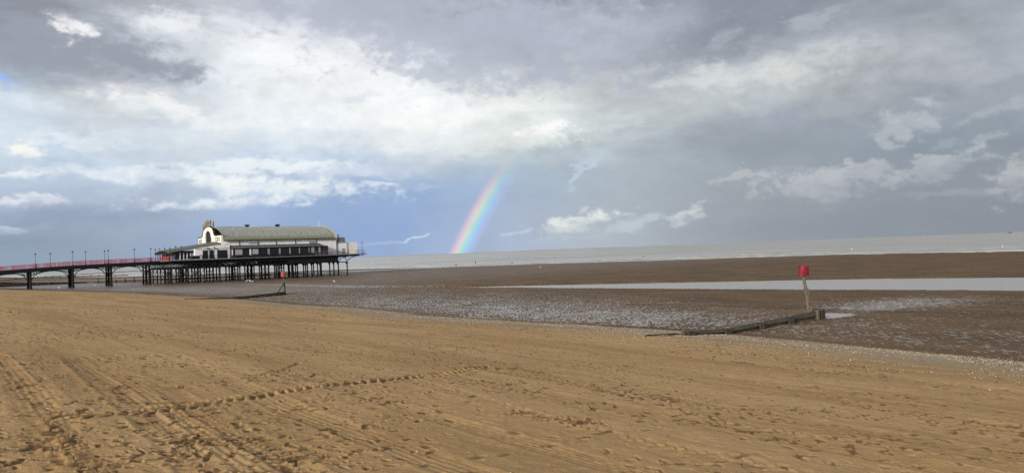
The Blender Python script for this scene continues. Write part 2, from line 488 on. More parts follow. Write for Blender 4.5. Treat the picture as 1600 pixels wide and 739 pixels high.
M['lampglass'] = mat('lamp_glass', (.35, .37, .38), .2, 0, .05, 4)
M['wood_table'] = mat('brown_table_timber', (.07, .045, .03), .7, 0, .3, 5)


def roof_mat():
    m = bpy.data.materials.new('mossy_metal_roof'); m.use_nodes = True
    N = NT(m.node_tree)
    out = N.n('ShaderNodeOutputMaterial'); b = N.n('ShaderNodeBsdfPrincipled')
    m.node_tree.links.new(b.outputs[0], out.inputs[0])
    tc = N.n('ShaderNodeTexCoord').outputs['Object']
    sp = N.n('ShaderNodeSeparateXYZ'); N.put(sp.inputs[0], tc)
    n = N.noise(N.mapping(tc, (1.6, .25, .25)), 1.2, 6, .65)
    c = N.mix(N.rng(n, .3, .7), (.185, .198, .178), (.29, .305, .28))
    n2 = N.noise(N.mapping(tc, (.5, 1, 1)), .7, 6, .6)
    moss = N.rng(N.m('ADD', sp.outputs[2], N.m('MULTIPLY', n2, 1.6)), 15.2, 13.9)
    c = N.mix(N.m('MULTIPLY', moss, .85), c, (.15, .155, .08))
    N.put(b.inputs['Base Color'], c)
    b.inputs['Roughness'].default_value = .55
    return m


M['roof'] = roof_mat()
M['roof2'] = mat('dull_green_grey_roof', (.085, .092, .075), .75, 0, .3, 1.2)

# ------------------------------------------------------------------ terrain shape
E38 = math.radians(38)
EX = (math.cos(E38), math.sin(E38))          # seaward (pier) direction
NS, LS = (.757, .653), (-.653, .757)         # across and along the shore


def vnoise(x, y, seed=0):
    xi = np.floor(x); yi = np.floor(y); fx = x - xi; fy = y - yi
    fx = fx * fx * fx * (fx * (fx * 6 - 15) + 10); fy = fy * fy * fy * (fy * (fy * 6 - 15) + 10)
    xi = xi.astype(np.int64); yi = yi.astype(np.int64)

    def h(a, b):
        n = (a * 374761393 + b * 668265263 + seed * 974634777) & 0xffffffff
        n = ((n ^ (n >> 13)) * 1274126177) & 0xffffffff
        n = ((n ^ (n >> 16)) * 2246822519) & 0xffffffff
        return ((n ^ (n >> 15)) & 0xffff) / 65535.0
    return ((h(xi, yi) * (1 - fx) + h(xi + 1, yi) * fx) * (1 - fy) + (h(xi, yi + 1) * (1 - fx) + h(xi + 1, yi + 1) * fx) * fy) - .5


def fbm(x, y, sc, oct=4, seed=0, g=.5):
    r = 0; a = 1.
    for i in range(oct):
        c, s_ = math.cos(i * 1.3), math.sin(i * 1.3)
        r = r + a * vnoise((x * c - y * s_) * sc + 17.3 * i, (x * s_ + y * c) * sc - 9.1 * i, seed + i)
        sc *= 2.07; a *= g
    return r


def sst(x, a, b):
    t = np.clip((x - a) / (b - a), 0, 1)
    return t * t * (3 - 2 * t)


TOE_L = [-60, -10, 8, 60, 110, 150, 190, 260]; TOE_S = [36, 35, 35, 35.5, 35.5, 34, 29, 20]
WAT_L = [65, 133, 200, 240, 261, 281, 344, 390, 461, 612]; WAT_S = [274, 285, 240, 225, 206, 190, 182, 150, 101, 76]
CH_L = [-60, 24, 47, 73, 88, 106, 122]; CH_S = [106, 100, 94.5, 85.5, 80.5, 73, 67]; CH_W = [17.5, 16, 14.6, 9.8, 6.6, 3.0, .5]
C2_L = [262, 270, 280, 330, 400, 470]; C2_S = [190, 176, 152, 105, 54, 20]; C2_W = [2, 7, 12, 12, 11, 8]
ZC, ZC2, ZSEA = -.07, -.1, -.27


def sl(x, y): return x * NS[0] + y * NS[1], x * LS[0] + y * LS[1]


def height(x, y, detail=True):
    s, l = sl(x, y)
    toe = np.interp(l, TOE_L, TOE_S) + fbm(l, s * .2, .04, 2, 5) * 2.2
    wat = np.interp(l, WAT_L, WAT_S)
    wat = np.maximum(wat, toe + 35)
    beach = 3.8 - .079 * s + .9 * np.clip(-s / 40, 0, 5) * .2
    beach = beach - .25 * np.exp(-((s - toe) / 6) ** 2) * 0
    t = (s - toe) / (wat - toe)
    flat = np.interp(t, [-.1, 0, .06, .15, .3, .6, 1, 1.6, 3, 9], [.9, .80, .55, .33, .12, .06, ZSEA, -1.3, -3, -8])
    d = s - toe
    beachz = np.where(d < 0, .80 + .0865 * np.minimum(-d, 60) - .012 * np.exp(-(d / 4) ** 2), flat)
    z = beachz
    # channels
    ws = np.interp(l, CH_L, CH_W) * (l < 123); c = np.interp(l, CH_L, CH_S)
    q = np.abs(s - c) - ws
    bank = sst(-q, -7, -3.5) * (l < 128)
    z = np.where((q > -.5) & (q < 7) & (l < 128), np.maximum(z, ZC + .05 * np.clip(q / 2, -1, 1)), z)
    z = np.where((q < 0) & (l < 123), ZC - .10 * np.clip(-q / 2, 0, 1), z)
    ws = np.interp(l, C2_L, C2_W) * (l > 262); c = np.interp(l, C2_L, C2_S)
    q = np.abs(s - c) - ws
    z = np.where((q > 0) & (q < 5) & (l > 258), np.maximum(z, ZC2 + .05 * np.clip(q / 2, 0, 1)), z)
    z = np.where((q < 0) & (l > 262), ZC2 - .08 * np.clip(-q / 2, 0, 1), z)
    return z, s, l, d, t


def hz(x, y):
    z = height(np.array([x], float), np.array([y], float))[0]
    return float(z[0])


def ray(px, py):
    x = px - 800; y = 369.5 - py
    xr = x * math.cos(ROLL) + y * math.sin(ROLL); yr = -x * math.sin(ROLL) + y * math.cos(ROLL)
    return Vector((xr, F * math.cos(PITCH) - yr * math.sin(PITCH), F * math.sin(PITCH) + yr * math.cos(PITCH))) / F


def ground_at(px, py, z=None):
    """point of the ground (or of the level z) seen at a photograph pixel"""
    r = ray(px, py)
    if z is not None:
        k = (z - EYE) / r.z
        return Vector((r.x * k, r.y * k, z))
    ts = 3 * 1.004 ** np.arange(1400)
    zz = EYE + r.z * ts
    g = height(r.x * ts, r.y * ts)[0]
    i = int(np.argmax(zz < g))
    if i == 0: return ground_at(px, py, ZSEA)
    return Vector((r.x * ts[i], r.y * ts[i], float(g[i])))


# ------------------------------------------------------------------ terrain mesh
def polyline_coords(x, y, pts):
    """nearest distance (signed) and running length along a polyline, vectorised"""
    best = np.full(x.shape, 1e9); sg = np.zeros(x.shape); run = np.zeros(x.shape); acc = 0.
    for (x0, y0), (x1, y1) in zip(pts[:-1], pts[1:]):
        L = math.hypot(x1 - x0, y1 - y0); ux, uy = (x1 - x0) / L, (y1 - y0) / L
        t = np.clip((x - x0) * ux + (y - y0) * uy, 0, L)
        dx = x - x0 - t * ux; dy = y - y0 - t * uy
        d = np.hypot(dx, dy); m = d < best
        best = np.where(m, d, best); run = np.where(m, acc + t, run)
        sg = np.where(m, np.sign(ux * dy - uy * dx), sg)
        acc += L
    return best * sg, run


def smooth_path(pts, n=40):
    P = np.array(pts, float); k = len(P); t = np.linspace(0, k - 1, n)
    for _ in range(1): pass
    xs = np.interp(t, range(k), P[:, 0]); ys = np.interp(t, range(k), P[:, 1])
    w = np.ones(5) / 5
    xs2 = np.convolve(np.pad(xs, 2, 'edge'), w, 'valid'); ys2 = np.convolve(np.pad(ys, 2, 'edge'), w, 'valid')
    return list(zip(xs2, ys2))


def make_terrain():
    # rows: even in 1/r up to 70 m, then geometric; columns fine ahead, coarse behind
    r1 = 1 / np.linspace(1 / 4.2, 1 / 75., 820)
    r0 = np.linspace(.0, 4.1, 24)
    r2 = 75 * (900 / 75.) ** (np.arange(1, 420) / 419.)
    R = np.concatenate([r0, r1, r2])
    a1 = np.radians(np.linspace(-44, 44, 1350)); a2 = np.radians(np.linspace(44, 316, 160)[1:-1])
    A = np.concatenate([a1, a2])
    nR, nA = len(R), len(A)
    RR, AA = np.meshgrid(R, A, indexing='ij')
    X = RR * np.sin(AA); Y = RR * np.cos(AA)
    Z, s, l, d, t = height(X, Y)
    near = sst(-d, -1.5, 3.5)           # dry sand weight
    fade = 1 / (1 + (RR / 60) ** 2)
    damp = np.zeros_like(Z)

    # broad and fine unevenness of the dry sand
    relief = (.10 * fbm(X, Y, .12, 3, 1) + .028 * fbm(s * 2.2, l * .4, .6, 5, 9) + .013 * fbm(X, Y, 2.3, 4, 23, .55))
    pit = fbm(X, Y, 5.5, 3, 41)
    hole = sst(pit, .24, .45) * sst(fbm(X, Y, .35, 2, 77), -.15, .25)
    relief += .009 * pit - .03 * hole
    damp += hole * .8
    fineR = relief - (.10 * fbm(X, Y, .12, 3, 1))
    # long graded lines left by vehicles running along the beach
    for k, (c0, w, dep, ph) in enumerate([(-9.2, .5, .035, 0), (-7.0, .5, .035, 0), (-1.0, .3, .03, 1), (1.7, .35, .045, 2), (3.4, .4, .03, 2), (6.2, .3, .05, 3),
                                          (8.0, .28, .045, 3), (10.7, .4, .045, 4), (12.7, .4, .04, 4), (15.8, .4, .05, 5), (17.8, .4, .05, 5), (20.5, .5, .05, 6),
                                          (22.5, .5, .05, 6), (25.5, .6, .05, 7), (27.9, .5, .05, 7)]):
        ix = np.nonzero((np.abs(s - c0 - .012 * l * ((ph % 3) - 1)) < 3.2) & (near > .02) & (RR < 130))
        S_, L_ = s[ix], l[ix]
        c = c0 + 1.6 * fbm(L_, L_ * 0 + ph * 13.7, .028, 2, 60 + ph) + .012 * L_ * ((ph % 3) - 1)
        q = (S_ - c) / w
        g = np.exp(-q ** 4)
        on = sst(fbm(L_, L_ * 0 + k * 3.1, .05, 2, 90 + k), -.35, .0)
        lug = .5 + .5 * np.sin((L_ + np.abs(S_ - c) * .8) * 2 * np.pi / .24)
        fine = .5 + .5 * np.cos(2 * np.pi * (S_ - c) / .13)
        lf = 1 - .62 * sst(L_, -2, 22)
        Zt = (-.3 * dep * g - .016 * g * fine + .25 * dep * np.exp(-((np.abs(q) - 1.3) / .2) ** 2) + g * .026 * (lug - .5) * sst(vnoise(L_ * .22, S_ * 0 + k, 7), -.2, .2)) * on
        relief[ix] += Zt * lf * 1.15
        damp[ix] += g * on * .42 * lf * (.2 + .8 * fine)
    # single tyre tracks that cross the foreground
    def track(pix, width, dep, spacing, slant, lugamp, dampk=.4):
        nonlocal relief, damp
        pts = smooth_path([tuple(ground_at(*p)[:2]) for p in pix])
        pa_ = np.array(pts); lo = pa_.min(0) - 2; hi = pa_.max(0) + 2
        ix = np.nonzero((X > lo[0]) & (X < hi[0]) & (Y > lo[1]) & (Y < hi[1]))
        x_, y_ = X[ix], Y[ix]
        q, run = polyline_coords(x_, y_, pts)
        g = np.exp(-(q / (width / 2)) ** 6)
        ph = (run + np.abs(q) * slant + .06 * fbm(x_, y_, 2.5, 2, 31)) / spacing
        side = np.where(q > 0, 0, .5)
        bar = sst(np.sin((ph + side) * 2 * np.pi), -.1, .75)
        relief[ix] += -.6 * g * fineR[ix] + g * (-dep + lugamp * (bar - .4) * (1 + 1.5 * vnoise(run * 1.7, q * 4, 3))) + .3 * dep * np.exp(-((np.abs(q) - width * .6) / .06) ** 2) * (1 + 1.6 * vnoise(run * 2.3, q * 3, 8))
        damp[ix] += g * dampk * (1 - bar) * (.8 + vnoise(run * 1.3, q * 2, 9))
    track([(105, 652), (200, 643), (300, 632), (400, 618), (480, 606), (560, 599), (650, 590), (760, 570)], .62, .015, .25, .7, .055, .85)
    track([(-60, 500), (-10, 560), (45, 625), (95, 690), (150, 760), (230, 870)], .66, .015, .19, .30, .05, .45)
    track([(-260, 640), (-100, 700), (-10, 745), (60, 800)], .66, .015, .19, .30, .045, .45)
    track([(60, 604), (160, 603), (260, 603), (340, 597), (400, 588), (440, 578), (470, 566)], .16, .035, .5, .2, .01, .5)
    track([(110, 560), (190, 620), (260, 680), (320, 745)], .5, .022, .2, .3, .018)
    track([(250, 600), (330, 650), (420, 705), (500, 760)], .5, .02, .2, .3, .015)
    track([(760, 560), (900, 600), (1050, 640), (1200, 672), (1400, 700), (1650, 735)], .5, .008, .34, .6, .025, .4)
    track([(700, 610), (820, 650), (980, 690), (1150, 720), (1400, 770)], .45, .006, .34, .6, .02, .3)
    track([(1150, 590), (1300, 622), (1450, 655), (1650, 700)], .4, .008, .34, .4, .03, .4)

    # footprints and scuffs
    rnd = np.random.RandomState(5)
    lr = np.log(R[1:])

    def dent(x, y, a, b, ang, dep, ragged=.0):
        r = math.hypot(x, y); th = math.atan2(x, y)
        if abs(th) > math.radians(46) or r < 4.3 or r > 74: return
        m = max(a, b) * 2.2
        i0 = np.searchsorted(R, r - m); i1 = np.searchsorted(R, r + m)
        da = m / r
        j0 = np.searchsorted(a1, th - da); j1 = np.searchsorted(a1, th + da)
        if i1 - i0 < 1 or j1 - j0 < 1: return
        xx = X[i0:i1, j0:j1] - x; yy = Y[i0:i1, j0:j1] - y
        ca, sa = math.cos(ang), math.sin(ang)
        u = (xx * ca + yy * sa) / a; v = (-xx * sa + yy * ca) / b
        rr = np.sqrt(u * u + v * v)
        if ragged: rr = rr + ragged * vnoise(xx * 9 + x * 7, yy * 9 + y * 5, 3)
        f = np.exp(-rr ** 4)
        relief[i0:i1, j0:j1] += -dep * f + .45 * dep * np.exp(-((rr - 1.3) / .28) ** 2)
        damp[i0:i1, j0:j1] += f * .7
    # walking lines
    for (px0, py0, px1, py1, n, jit) in [(420, 640, 690, 739, 15, .15), (520, 610, 900, 700, 22, .3), (470, 690, 800, 610, 20, .25), (640, 560, 1000, 660, 26, .4),
                                         (160, 739, 420, 640, 16, .3), (300, 560, 640, 640, 26, .4), (900, 560, 1300, 739, 30, .4), (700, 739, 1300, 600, 34, .5),
                                         (100, 520, 620, 560, 50, .7), (400, 739, 620, 690, 12, .3), (1000, 739, 1600, 660, 30, .5), (30, 720, 260, 560, 22, .3), (380, 660, 500, 739, 12, .2)]:
        p = ground_at(px0, py0); q = ground_at(px1, py1)
        dv = (q - p); L = dv.length; k = max(int(L / .68), 3)
        ang = math.atan2(dv.y, dv.x)
        for i in range(k):
            c = p + dv * (i / k); sd = (.13 if i % 2 else -.13)
            dent(c.x - math.sin(ang) * sd + rnd.normal() * jit * .2, c.y + math.cos(ang) * sd + rnd.normal() * jit * .2, .15, .07, ang + rnd.normal() * .2, rnd.uniform(.012, .024), .3)
    for i in range(9000):
        r = 4.4 + 52 * rnd.rand() ** 1.35; th = math.radians(rnd.uniform(-40, 40))
        x, y = r * math.sin(th), r * math.cos(th)
        cl = fbm(np.array([x]), np.array([y]), .28, 2, 51)[0]
        if cl < rnd.uniform(-.35, .35): continue
        dent(x, y, rnd.uniform(.03, .13), rnd.uniform(.02, .07), rnd.uniform(0, 3.14), rnd.uniform(.008, .026) * (1 if rnd.rand() < .85 else 1.5), .5)
    # disturbed clumps
    for (cx, cy, n, sp) in [(480, 586, 30, .5), (560, 600, 40, .7), (620, 595, 30, .6), (400, 590, 20, .5), (700, 565, 40, .9), (760, 600, 30, .7), (880, 660, 30, .4),
                            (330, 690, 34, .35), (290, 712, 24, .3), (450, 715, 24, .3), (200, 545, 30, .9), (270, 570, 20, .5), (1000, 615, 30, .8), (1060, 625, 26, .6),
                            (1240, 640, 30, .5), (1330, 650, 30, .5), (60, 700, 24, .3), (910, 665, 20, .2), (1220, 690, 20, .25), (1370, 680, 16, .3), (820, 650, 16, .2)]:
        p = ground_at(cx, cy)
        for i in range(n):
            dent(p.x + rnd.normal() * sp, p.y + rnd.normal() * sp * .6, rnd.uniform(.03, .09), rnd.uniform(.025, .055), rnd.uniform(0, 3), rnd.uniform(.010, .024), .6)
            q = rnd.normal(0, sp, 2)
            dent(p.x + q[0], p.y + q[1] * .6, rnd.uniform(.03, .06), rnd.uniform(.02, .04), rnd.uniform(0, 3), -rnd.uniform(.005, .012), .6)

    Z += relief * near * np.where(RR < 4.2, .4, 1)
    # wet flats: low ripples, raised shell bank at the toe
    wetw = 1 - near
    Z += wetw * (.012 * fbm(s * 2.5, l, .9, 3, 12) + .03 * fbm(X, Y, .09, 3, 14)) * (s < 400)
    Z += wetw * .035 * fbm(X, Y, .33, 3, 19) * sst(d, 8, 30) * (s < 400)
    Z += .05 * np.exp(-((d + 1.2) / 1.6) ** 2) * (1 + fbm(X, Y, .5, 3, 71))

    # puddle density over the wet flats
    pud = .36 + .2 * fbm(s, l, .03, 3, 33)
    def spot(px, py, rx, ry, k, ang=0.):
        nonlocal pud
        p = ground_at(px, py)
        S0, L0 = sl(p.x, p.y)
        pud = pud + k * np.exp(-((s - S0) / rx) ** 2 - ((l - L0) / ry) ** 2)
    spot(760, 478, 16, 34, .24)
    spot(640, 478, 12, 30, .12)
    spot(900, 492, 9, 20, .2)
    spot(1000, 500, 8, 12, .2)
    spot(480, 462, 20, 50, .25)
    spot(1345, 481, 3.0, 3.6, .7)
    spot(1410, 474, 4.0, 5.0, .75)
    spot(1480, 468, 4.5, 5.0, .35)
    p = ground_at(1299, 493.5); S0, L0 = sl(p.x, p.y)
    pud = pud + 1.8 * np.exp(-(((s - S0) * .79 + (l - L0) * .0) / 1.5) ** 4 - ((l - L0) / 1.1) ** 4)
    spot(1450, 466, 7, 7, .25)
    spot(1200, 470, 8, 12, -.06)
    spot(1120, 455, 10, 26, -.22)
    spot(1420, 520, 6, 8, .05)
    qc = np.abs(s - np.interp(l, CH_L, CH_S))
    pud = pud - .2 * sst(s - np.interp(l, CH_L, CH_S), 2, 14) * sst(280 - l, 0, 60)
    pud = pud + .5 * np.exp(-(qc / 3.2) ** 2) * sst(l, 95, 115) * sst(235 - l, 0, 80)
    pud = pud + .45 * np.exp(-((s - np.interp(l, WAT_L, WAT_S) + 26) / 5) ** 2) * sst(l, 180, 230)
    pud = pud * sst(d, 0., 1.5)
    shell = np.exp(-((d + 2.2) / 2.0) ** 4) + .5 * np.exp(-((d + 5.5) / 3.0) ** 2)
    shell *= .5 + .5 * sst(140 - l, 0, 130)
    verts = np.stack([X, Y, Z], -1).reshape(-1, 3)
    me = bpy.data.meshes.new('beach')
    ii, jj = np.meshgrid(np.arange(nR - 1), np.arange(nA), indexing='ij')
    j2 = (jj + 1) % nA
    quads = np.stack([ii * nA + jj, (ii + 1) * nA + jj, (ii + 1) * nA + j2, ii * nA + j2], -1).reshape(-1, 4)
    quads = quads[:, ::-1]
    me.vertices.add(len(verts)); me.vertices.foreach_set('co', verts.astype(np.float32).ravel())
    me.loops.add(quads.size); me.loops.foreach_set('vertex_index', quads.astype(np.int32).ravel())
    me.polygons.add(len(quads)); me.polygons.foreach_set('loop_start', np.arange(0, quads.size, 4, dtype=np.int32))
    me.polygons.foreach_set('use_smooth', np.ones(len(quads), bool))
    for nm, arr in (('wet', wetw), ('shell', shell), ('pud', pud), ('damp', np.clip(damp, 0, 1) * near), ('toe', np.clip(d, -50, 300)), ('sheen', sst(l, 85, 165) * sst(330 - l, 0, 60) * sst(d, 0, 10) * (.35 + .65 * sst(75 - s, 0, 30)))):
        at = me.attributes.new(nm, 'FLOAT', 'POINT'); at.data.foreach_set('value', arr.astype(np.float32).ravel())
    me.update(); me.validate()
    return me


def sand_mat():
    m = bpy.data.materials.new('beach_sand'); m.use_nodes = True
    N = NT(m.node_tree)
    out = N.n('ShaderNodeOutputMaterial')
    tc = N.n('ShaderNodeTexCoord').outputs['Object']
    A = lambda nm: N.n('ShaderNodeAttribute', attribute_name=nm).outputs['Fac']
    wet, shell, pud, damp, toe, sheen = A('wet'), A('shell'), A('pud'), A('damp'), A('toe'), A('sheen')
    rot = N.mapping(tc, (1, 1, 0), (0, 0, 0), (0, 0, -math.radians(40.8)))
    # dry sand
    n1 = N.noise(N.mapping(rot, (.35, .07, 1)), 1., 6, .6)
    n2 = N.noise(tc, 3.2, 8, .7)
    n3 = N.noise(tc, 60, 3, .7)
    dry = N.mix(N.rng(n1, .32, .68), (.328, .207, .092), (.430, .282, .136))
    dry = N.mix(1., dry, N.vm('SCALE', (1, 1, 1), N.rng(n2, .3, .7, .84, 1.14, False)), 'MULTIPLY')
    dry = N.mix(1., dry, N.vm('SCALE', (1, 1, 1), N.rng(n3, .25, .75, .85, 1.15, False)), 'MULTIPLY')
    stn = N.noise(N.mapping(rot, (1.0, .22, 1), (4, 4, 0)), 1.7, 7, .68)
    dry = N.mix(N.rng(stn, .55, .72, 0, .45), dry, (.215, .130, .062))
    dry = N.mix(N.rng(damp, .1, .9, 0, .85), dry, (.115, .068, .033))
    dry = N.mix(N.rng(toe, -9, -2, 0, .55), dry, (.225, .163, .103))
    dry = N.mix(N.m('MULTIPLY', N.rng(shell, .25, .9), .75), dry, (.25, .205, .145))
    # scattered shells and grit
    vor = N.n('ShaderNodeTexVoronoi'); N.put(vor.inputs['Vector'], tc); vor.inputs['Scale'].default_value = 22
    grit = N.n('ShaderNodeSeparateXYZ'); N.put(grit.inputs[0], vor.outputs['Color'])
    shn = N.m('ADD', shell, N.m('MULTIPLY', N.m('SUBTRACT', N.noise(tc, .9, 5, .7), .5), 1.1))
    gm = N.m('MULTIPLY', N.m('LESS_THAN', grit.outputs[0], N.rng(shn, .15, 1.1, .004, .55)), N.rng(vor.outputs['Distance'], .5, .3))
    gcol = N.mix(grit.outputs[1], (.26, .20, .14), (.72, .66, .52))
    # wet sand
    w1 = N.noise(N.mapping(rot, (.5, .16, 1)), .55, 5, .6)
    w2 = N.noise(tc, 2.5, 6, .65)
    wc = N.mix(N.rng(w1, .35, .68), (.094, .057, .027), (.146, .092, .045))
    wc = N.mix(1., wc, N.vm('SCALE', (1, 1, 1), N.rng(w2, .3, .7, .82, 1.15, False)), 'MULTIPLY')
    wn = N.m('ADD', wet, N.m('MULTIPLY', N.m('SUBTRACT', N.noise(N.mapping(rot, (1, .4, 1)), 1.4, 6, .7), .5), .55))
    wmask = N.rng(wn, .38, .64)
    col = N.mix(wmask, dry, wc)
    col = N.mix(gm, col, gcol)
    b = N.n('ShaderNodeBsdfPrincipled')
    N.put(b.inputs['Base Color'], col)
    N.put(b.inputs['Roughness'], N.mix(wmask, (.92,) * 3, N.m('SUBTRACT', N.rng(w2, .35, .65, .50, .68, False), N.m('MULTIPLY', sheen, .24))))
    N.put(b.inputs['Specular IOR Level'], N.mix(wmask, (.12,) * 3, N.rng(sheen, 0, 1, .05, .45)))
    bmp = N.n('ShaderNodeBump'); bmp.inputs['Distance'].default_value = 1.
    bn = N.m('MULTIPLY', N.noise(tc, 38, 4, .7), .010)
    bn = N.m('ADD', bn, N.m('MULTIPLY', N.noise(tc, 9, 4, .6), .02))
    rip = N.m('MULTIPLY', N.noise(N.mapping(rot, (1, .45, 1)), 3.3, 4, .6), .055)
    bh = N.m('ADD', N.m('MULTIPLY', bn, N.m('SUBTRACT', 1., N.m('MULTIPLY', wmask, .4))), N.m('MULTIPLY', rip, wmask))
    N.put(bmp.inputs['Height'], bh)
    N.put(b.inputs['Normal'], bmp.outputs[0])
    # standing water in the hollows of the ripples
    g = N.n('ShaderNodeBsdfPrincipled')
    N.put(g.inputs['Base Color'], (.36, .35, .33)); g.inputs['Roughness'].default_value = .36; g.inputs['IOR'].default_value = 1.5
    gb = N.n('ShaderNodeBump'); gb.inputs['Distance'].default_value = 1.
    N.put(gb.inputs['Height'], N.m('MULTIPLY', N.noise(tc, 7, 3, .6), .03)); N.put(g.inputs['Normal'], gb.outputs[0])
    p1 = N.noise(N.mapping(tc, (1, .2, 1)), 7.2, 4, .68, .4)
    p2 = N.noise(tc, .45, 4, .6)
    pm = N.m('ADD', p1, N.m('MULTIPLY', N.m('SUBTRACT', p2, .5), .22))
    thr = N.m('SUBTRACT', N.m('MAXIMUM', N.m('SUBTRACT', .70, N.m('MULTIPLY', pud, .20)), .50), N.rng(pud, 1.15, 1.7, 0, .4))
    pmask = N.rng(N.m('SUBTRACT', pm, thr), -.005, .02)
    pmask = N.m('MULTIPLY', pmask, N.rng(toe, .2, 1.6))
    ms = N.n('ShaderNodeMixShader')
    N.put(ms.inputs[0], pmask); N.put(ms.inputs[1], b.outputs[0]); N.put(ms.inputs[2], g.outputs[0])
    N.put(out.inputs[0], ms.outputs[0])
    return m


me = make_terrain()
me.materials.append(sand_mat())
beach = bpy.data.objects.new('beach', me); COL.objects.link(beach)
tag(beach, 'golden dry sand with tyre tracks sloping down to brown wet tidal flats', 'beach', kind='structure')


# ------------------------------------------------------------------ water
def water_mat(name, base, rough, waves, far=False):
    m = bpy.data.materials.new(name); m.use_nodes = True
    N = NT(m.node_tree)
    out = N.n('ShaderNodeOutputMaterial'); b = N.n('ShaderNodeBsdfPrincipled')
    tc = N.n('ShaderNodeTexCoord').outputs['Object']
    rot = N.mapping(tc, (1, 1, 0), (0, 0, 0), (0, 0, -math.radians(40.8)))
    b.inputs['IOR'].default_value = 1.55
    N.put(b.inputs['Base Color'], base); b.inputs['Roughness'].default_value = rough
    h = None
    for sc, st, amp in waves:
        k = N.m('MULTIPLY', N.noise(N.mapping(rot, (1, st, 1)), sc, 3, .6), amp)
        h = k if h is None else N.m('ADD', h, k)
    bp = N.n('ShaderNodeBump'); bp.inputs['Distance'].default_value = 1.
    N.put(bp.inputs['Height'], h); N.put(b.inputs['Normal'], bp.outputs[0])
    if far:
        sh = N.n('ShaderNodeAttribute', attribute_name='shore').outputs['Fac']
        fo = N.m('ADD', sh, N.m('MULTIPLY', N.m('SUBTRACT', N.noise(N.mapping(rot, (.5, .12, 1)), .5, 5, .7), .5), 12))
        fm = N.m('MULTIPLY', N.rng(fo, 10., 4.), .85)
        wob = N.m('MULTIPLY', N.m('SUBTRACT', N.noise(N.mapping(rot, (.03, .03, 1)), 1., 3, .6), .5), 60)
        pat = N.rng(N.noise(N.mapping(rot, (.2, .05, 1)), .6, 5, .65), .43, .50)
        for o_ in (16, 40, 75):
            ln = N.rng(N.m('ABSOLUTE', N.m('SUBTRACT', N.m('ADD', sh, wob), o_)), 5.5 + o_ * .04, 1.5)
            fm = N.m('MAXIMUM', fm, N.m('MULTIPLY', N.m('MULTIPLY', ln, pat), .8))
        sil = N.noise(N.mapping(rot, (.03, .006, 1)), 1., 4, .6)
        N.put(b.inputs['Base Color'], N.mix(fm, N.mix(N.rng(sil, .35, .65), base, tuple(v * 1.5 for v in base)), (.62, .62, .6)))
        N.put(b.inputs['Roughness'], N.mix(fm, (rough,) * 3, (.7,) * 3))
    N.put(out.inputs[0], b.outputs[0])
    return m


def make_sea():
    r1 = np.arange(120, 520, 1.6); r2 = 520 * (28000 / 520.) ** (np.arange(1, 130) / 129.)
    R = np.concatenate([[0.5, 60], r1, r2])
    a1 = np.radians(np.linspace(-50, 50, 900)); a2 = np.radians(np.linspace(50, 310, 60)[1:-1])
    A = np.concatenate([a1, a2]); nR, nA = len(R), len(A)
    RR, AA = np.meshgrid(R, A, indexing='ij')
    X = RR * np.sin(AA); Y = RR * np.cos(AA)
    s, l = sl(X, Y); toe = np.interp(l, TOE_L, TOE_S)
    off = s - np.maximum(np.interp(l, WAT_L, WAT_S), toe + 35)
    Z = np.full_like(X, ZSEA)
    k = sst(off, 0, 25) * sst(520 - RR, 0, 150)
    ph = off / 13. + 1.6 * fbm(X, Y, .012, 3, 4)
    wv = np.maximum(np.sin(ph * 2 * np.pi), 0) ** 3 * sst(fbm(s, l * .5, .02, 2, 8), -.2, .25)
    Z += k * (.32 * wv * sst(150 - off, 0, 130) + .08 * fbm(s, l * .4, .16, 3, 6))
    me = bpy.data.meshes.new('sea')
    verts = np.stack([X, Y, Z], -1).reshape(-1, 3)
    ii, jj = np.meshgrid(np.arange(nR - 1), np.arange(nA), indexing='ij'); j2 = (jj + 1) % nA
    quads = np.stack([ii * nA + j2, (ii + 1) * nA + j2, (ii + 1) * nA + jj, ii * nA + jj], -1).reshape(-1, 4)
    me.vertices.add(len(verts)); me.vertices.foreach_set('co', verts.astype(np.float32).ravel())
    me.loops.add(quads.size); me.loops.foreach_set('vertex_index', quads.astype(np.int32).ravel())
    me.polygons.add(len(quads)); me.polygons.foreach_set('loop_start', np.arange(0, quads.size, 4, dtype=np.int32))
    me.polygons.foreach_set('use_smooth', np.ones(len(quads), bool))
    at = me.attributes.new('shore', 'FLOAT', 'POINT'); at.data.foreach_set('value', np.clip(off, -50, 400).astype(np.float32).ravel())
    me.update(); me.validate()
    me.materials.append(water_mat('grey_sea_water', (.28, .277, .25), .32, [(.08, .3, 2.0), (.3, .35, .9), (1.2, .5, .25)], True))
    o = bpy.data.objects.new('sea', me); COL.objects.link(o)
    tag(o, 'pale grey rippled sea reaching the horizon', 'sea', kind='structure')


make_sea()


def make_channel(name, Ls, Ss, Ws, z, label):
    m = MB(); n = 120
    ls = np.linspace(Ls[0], Ls[-1], n); ss = np.interp(ls, Ls, Ss); ws = np.interp(ls, Ls, Ws) + 1.6
    for i in range(n):
        for k in range(7):
            s_ = ss[i] + ws[i] * (k / 3. - 1); l_ = ls[i]
            m.v.append((s_ * NS[0] + l_ * LS[0], s_ * NS[1] + l_ * LS[1], z))
    m.f = [(i * 7 + k, i * 7 + k + 1, (i + 1) * 7 + k + 1, (i + 1) * 7 + k) for i in range(n - 1) for k in range(6)]
    o = m.build(name, M['channel'], None, True)
    tag(o, label, 'water', kind='structure')


M['channel'] = water_mat('still_channel_water', (.36, .355, .34), .34, [(.9, .5, .22), (3.5, .6, .08)])
make_channel('tidal_channel', CH_L, CH_S, CH_W, ZC, 'long pale strip of still water lying across the wet flats')
make_channel('tidal_channel', C2_L, C2_S, C2_W, ZC2, 'narrow pale channel of water beyond the pier')

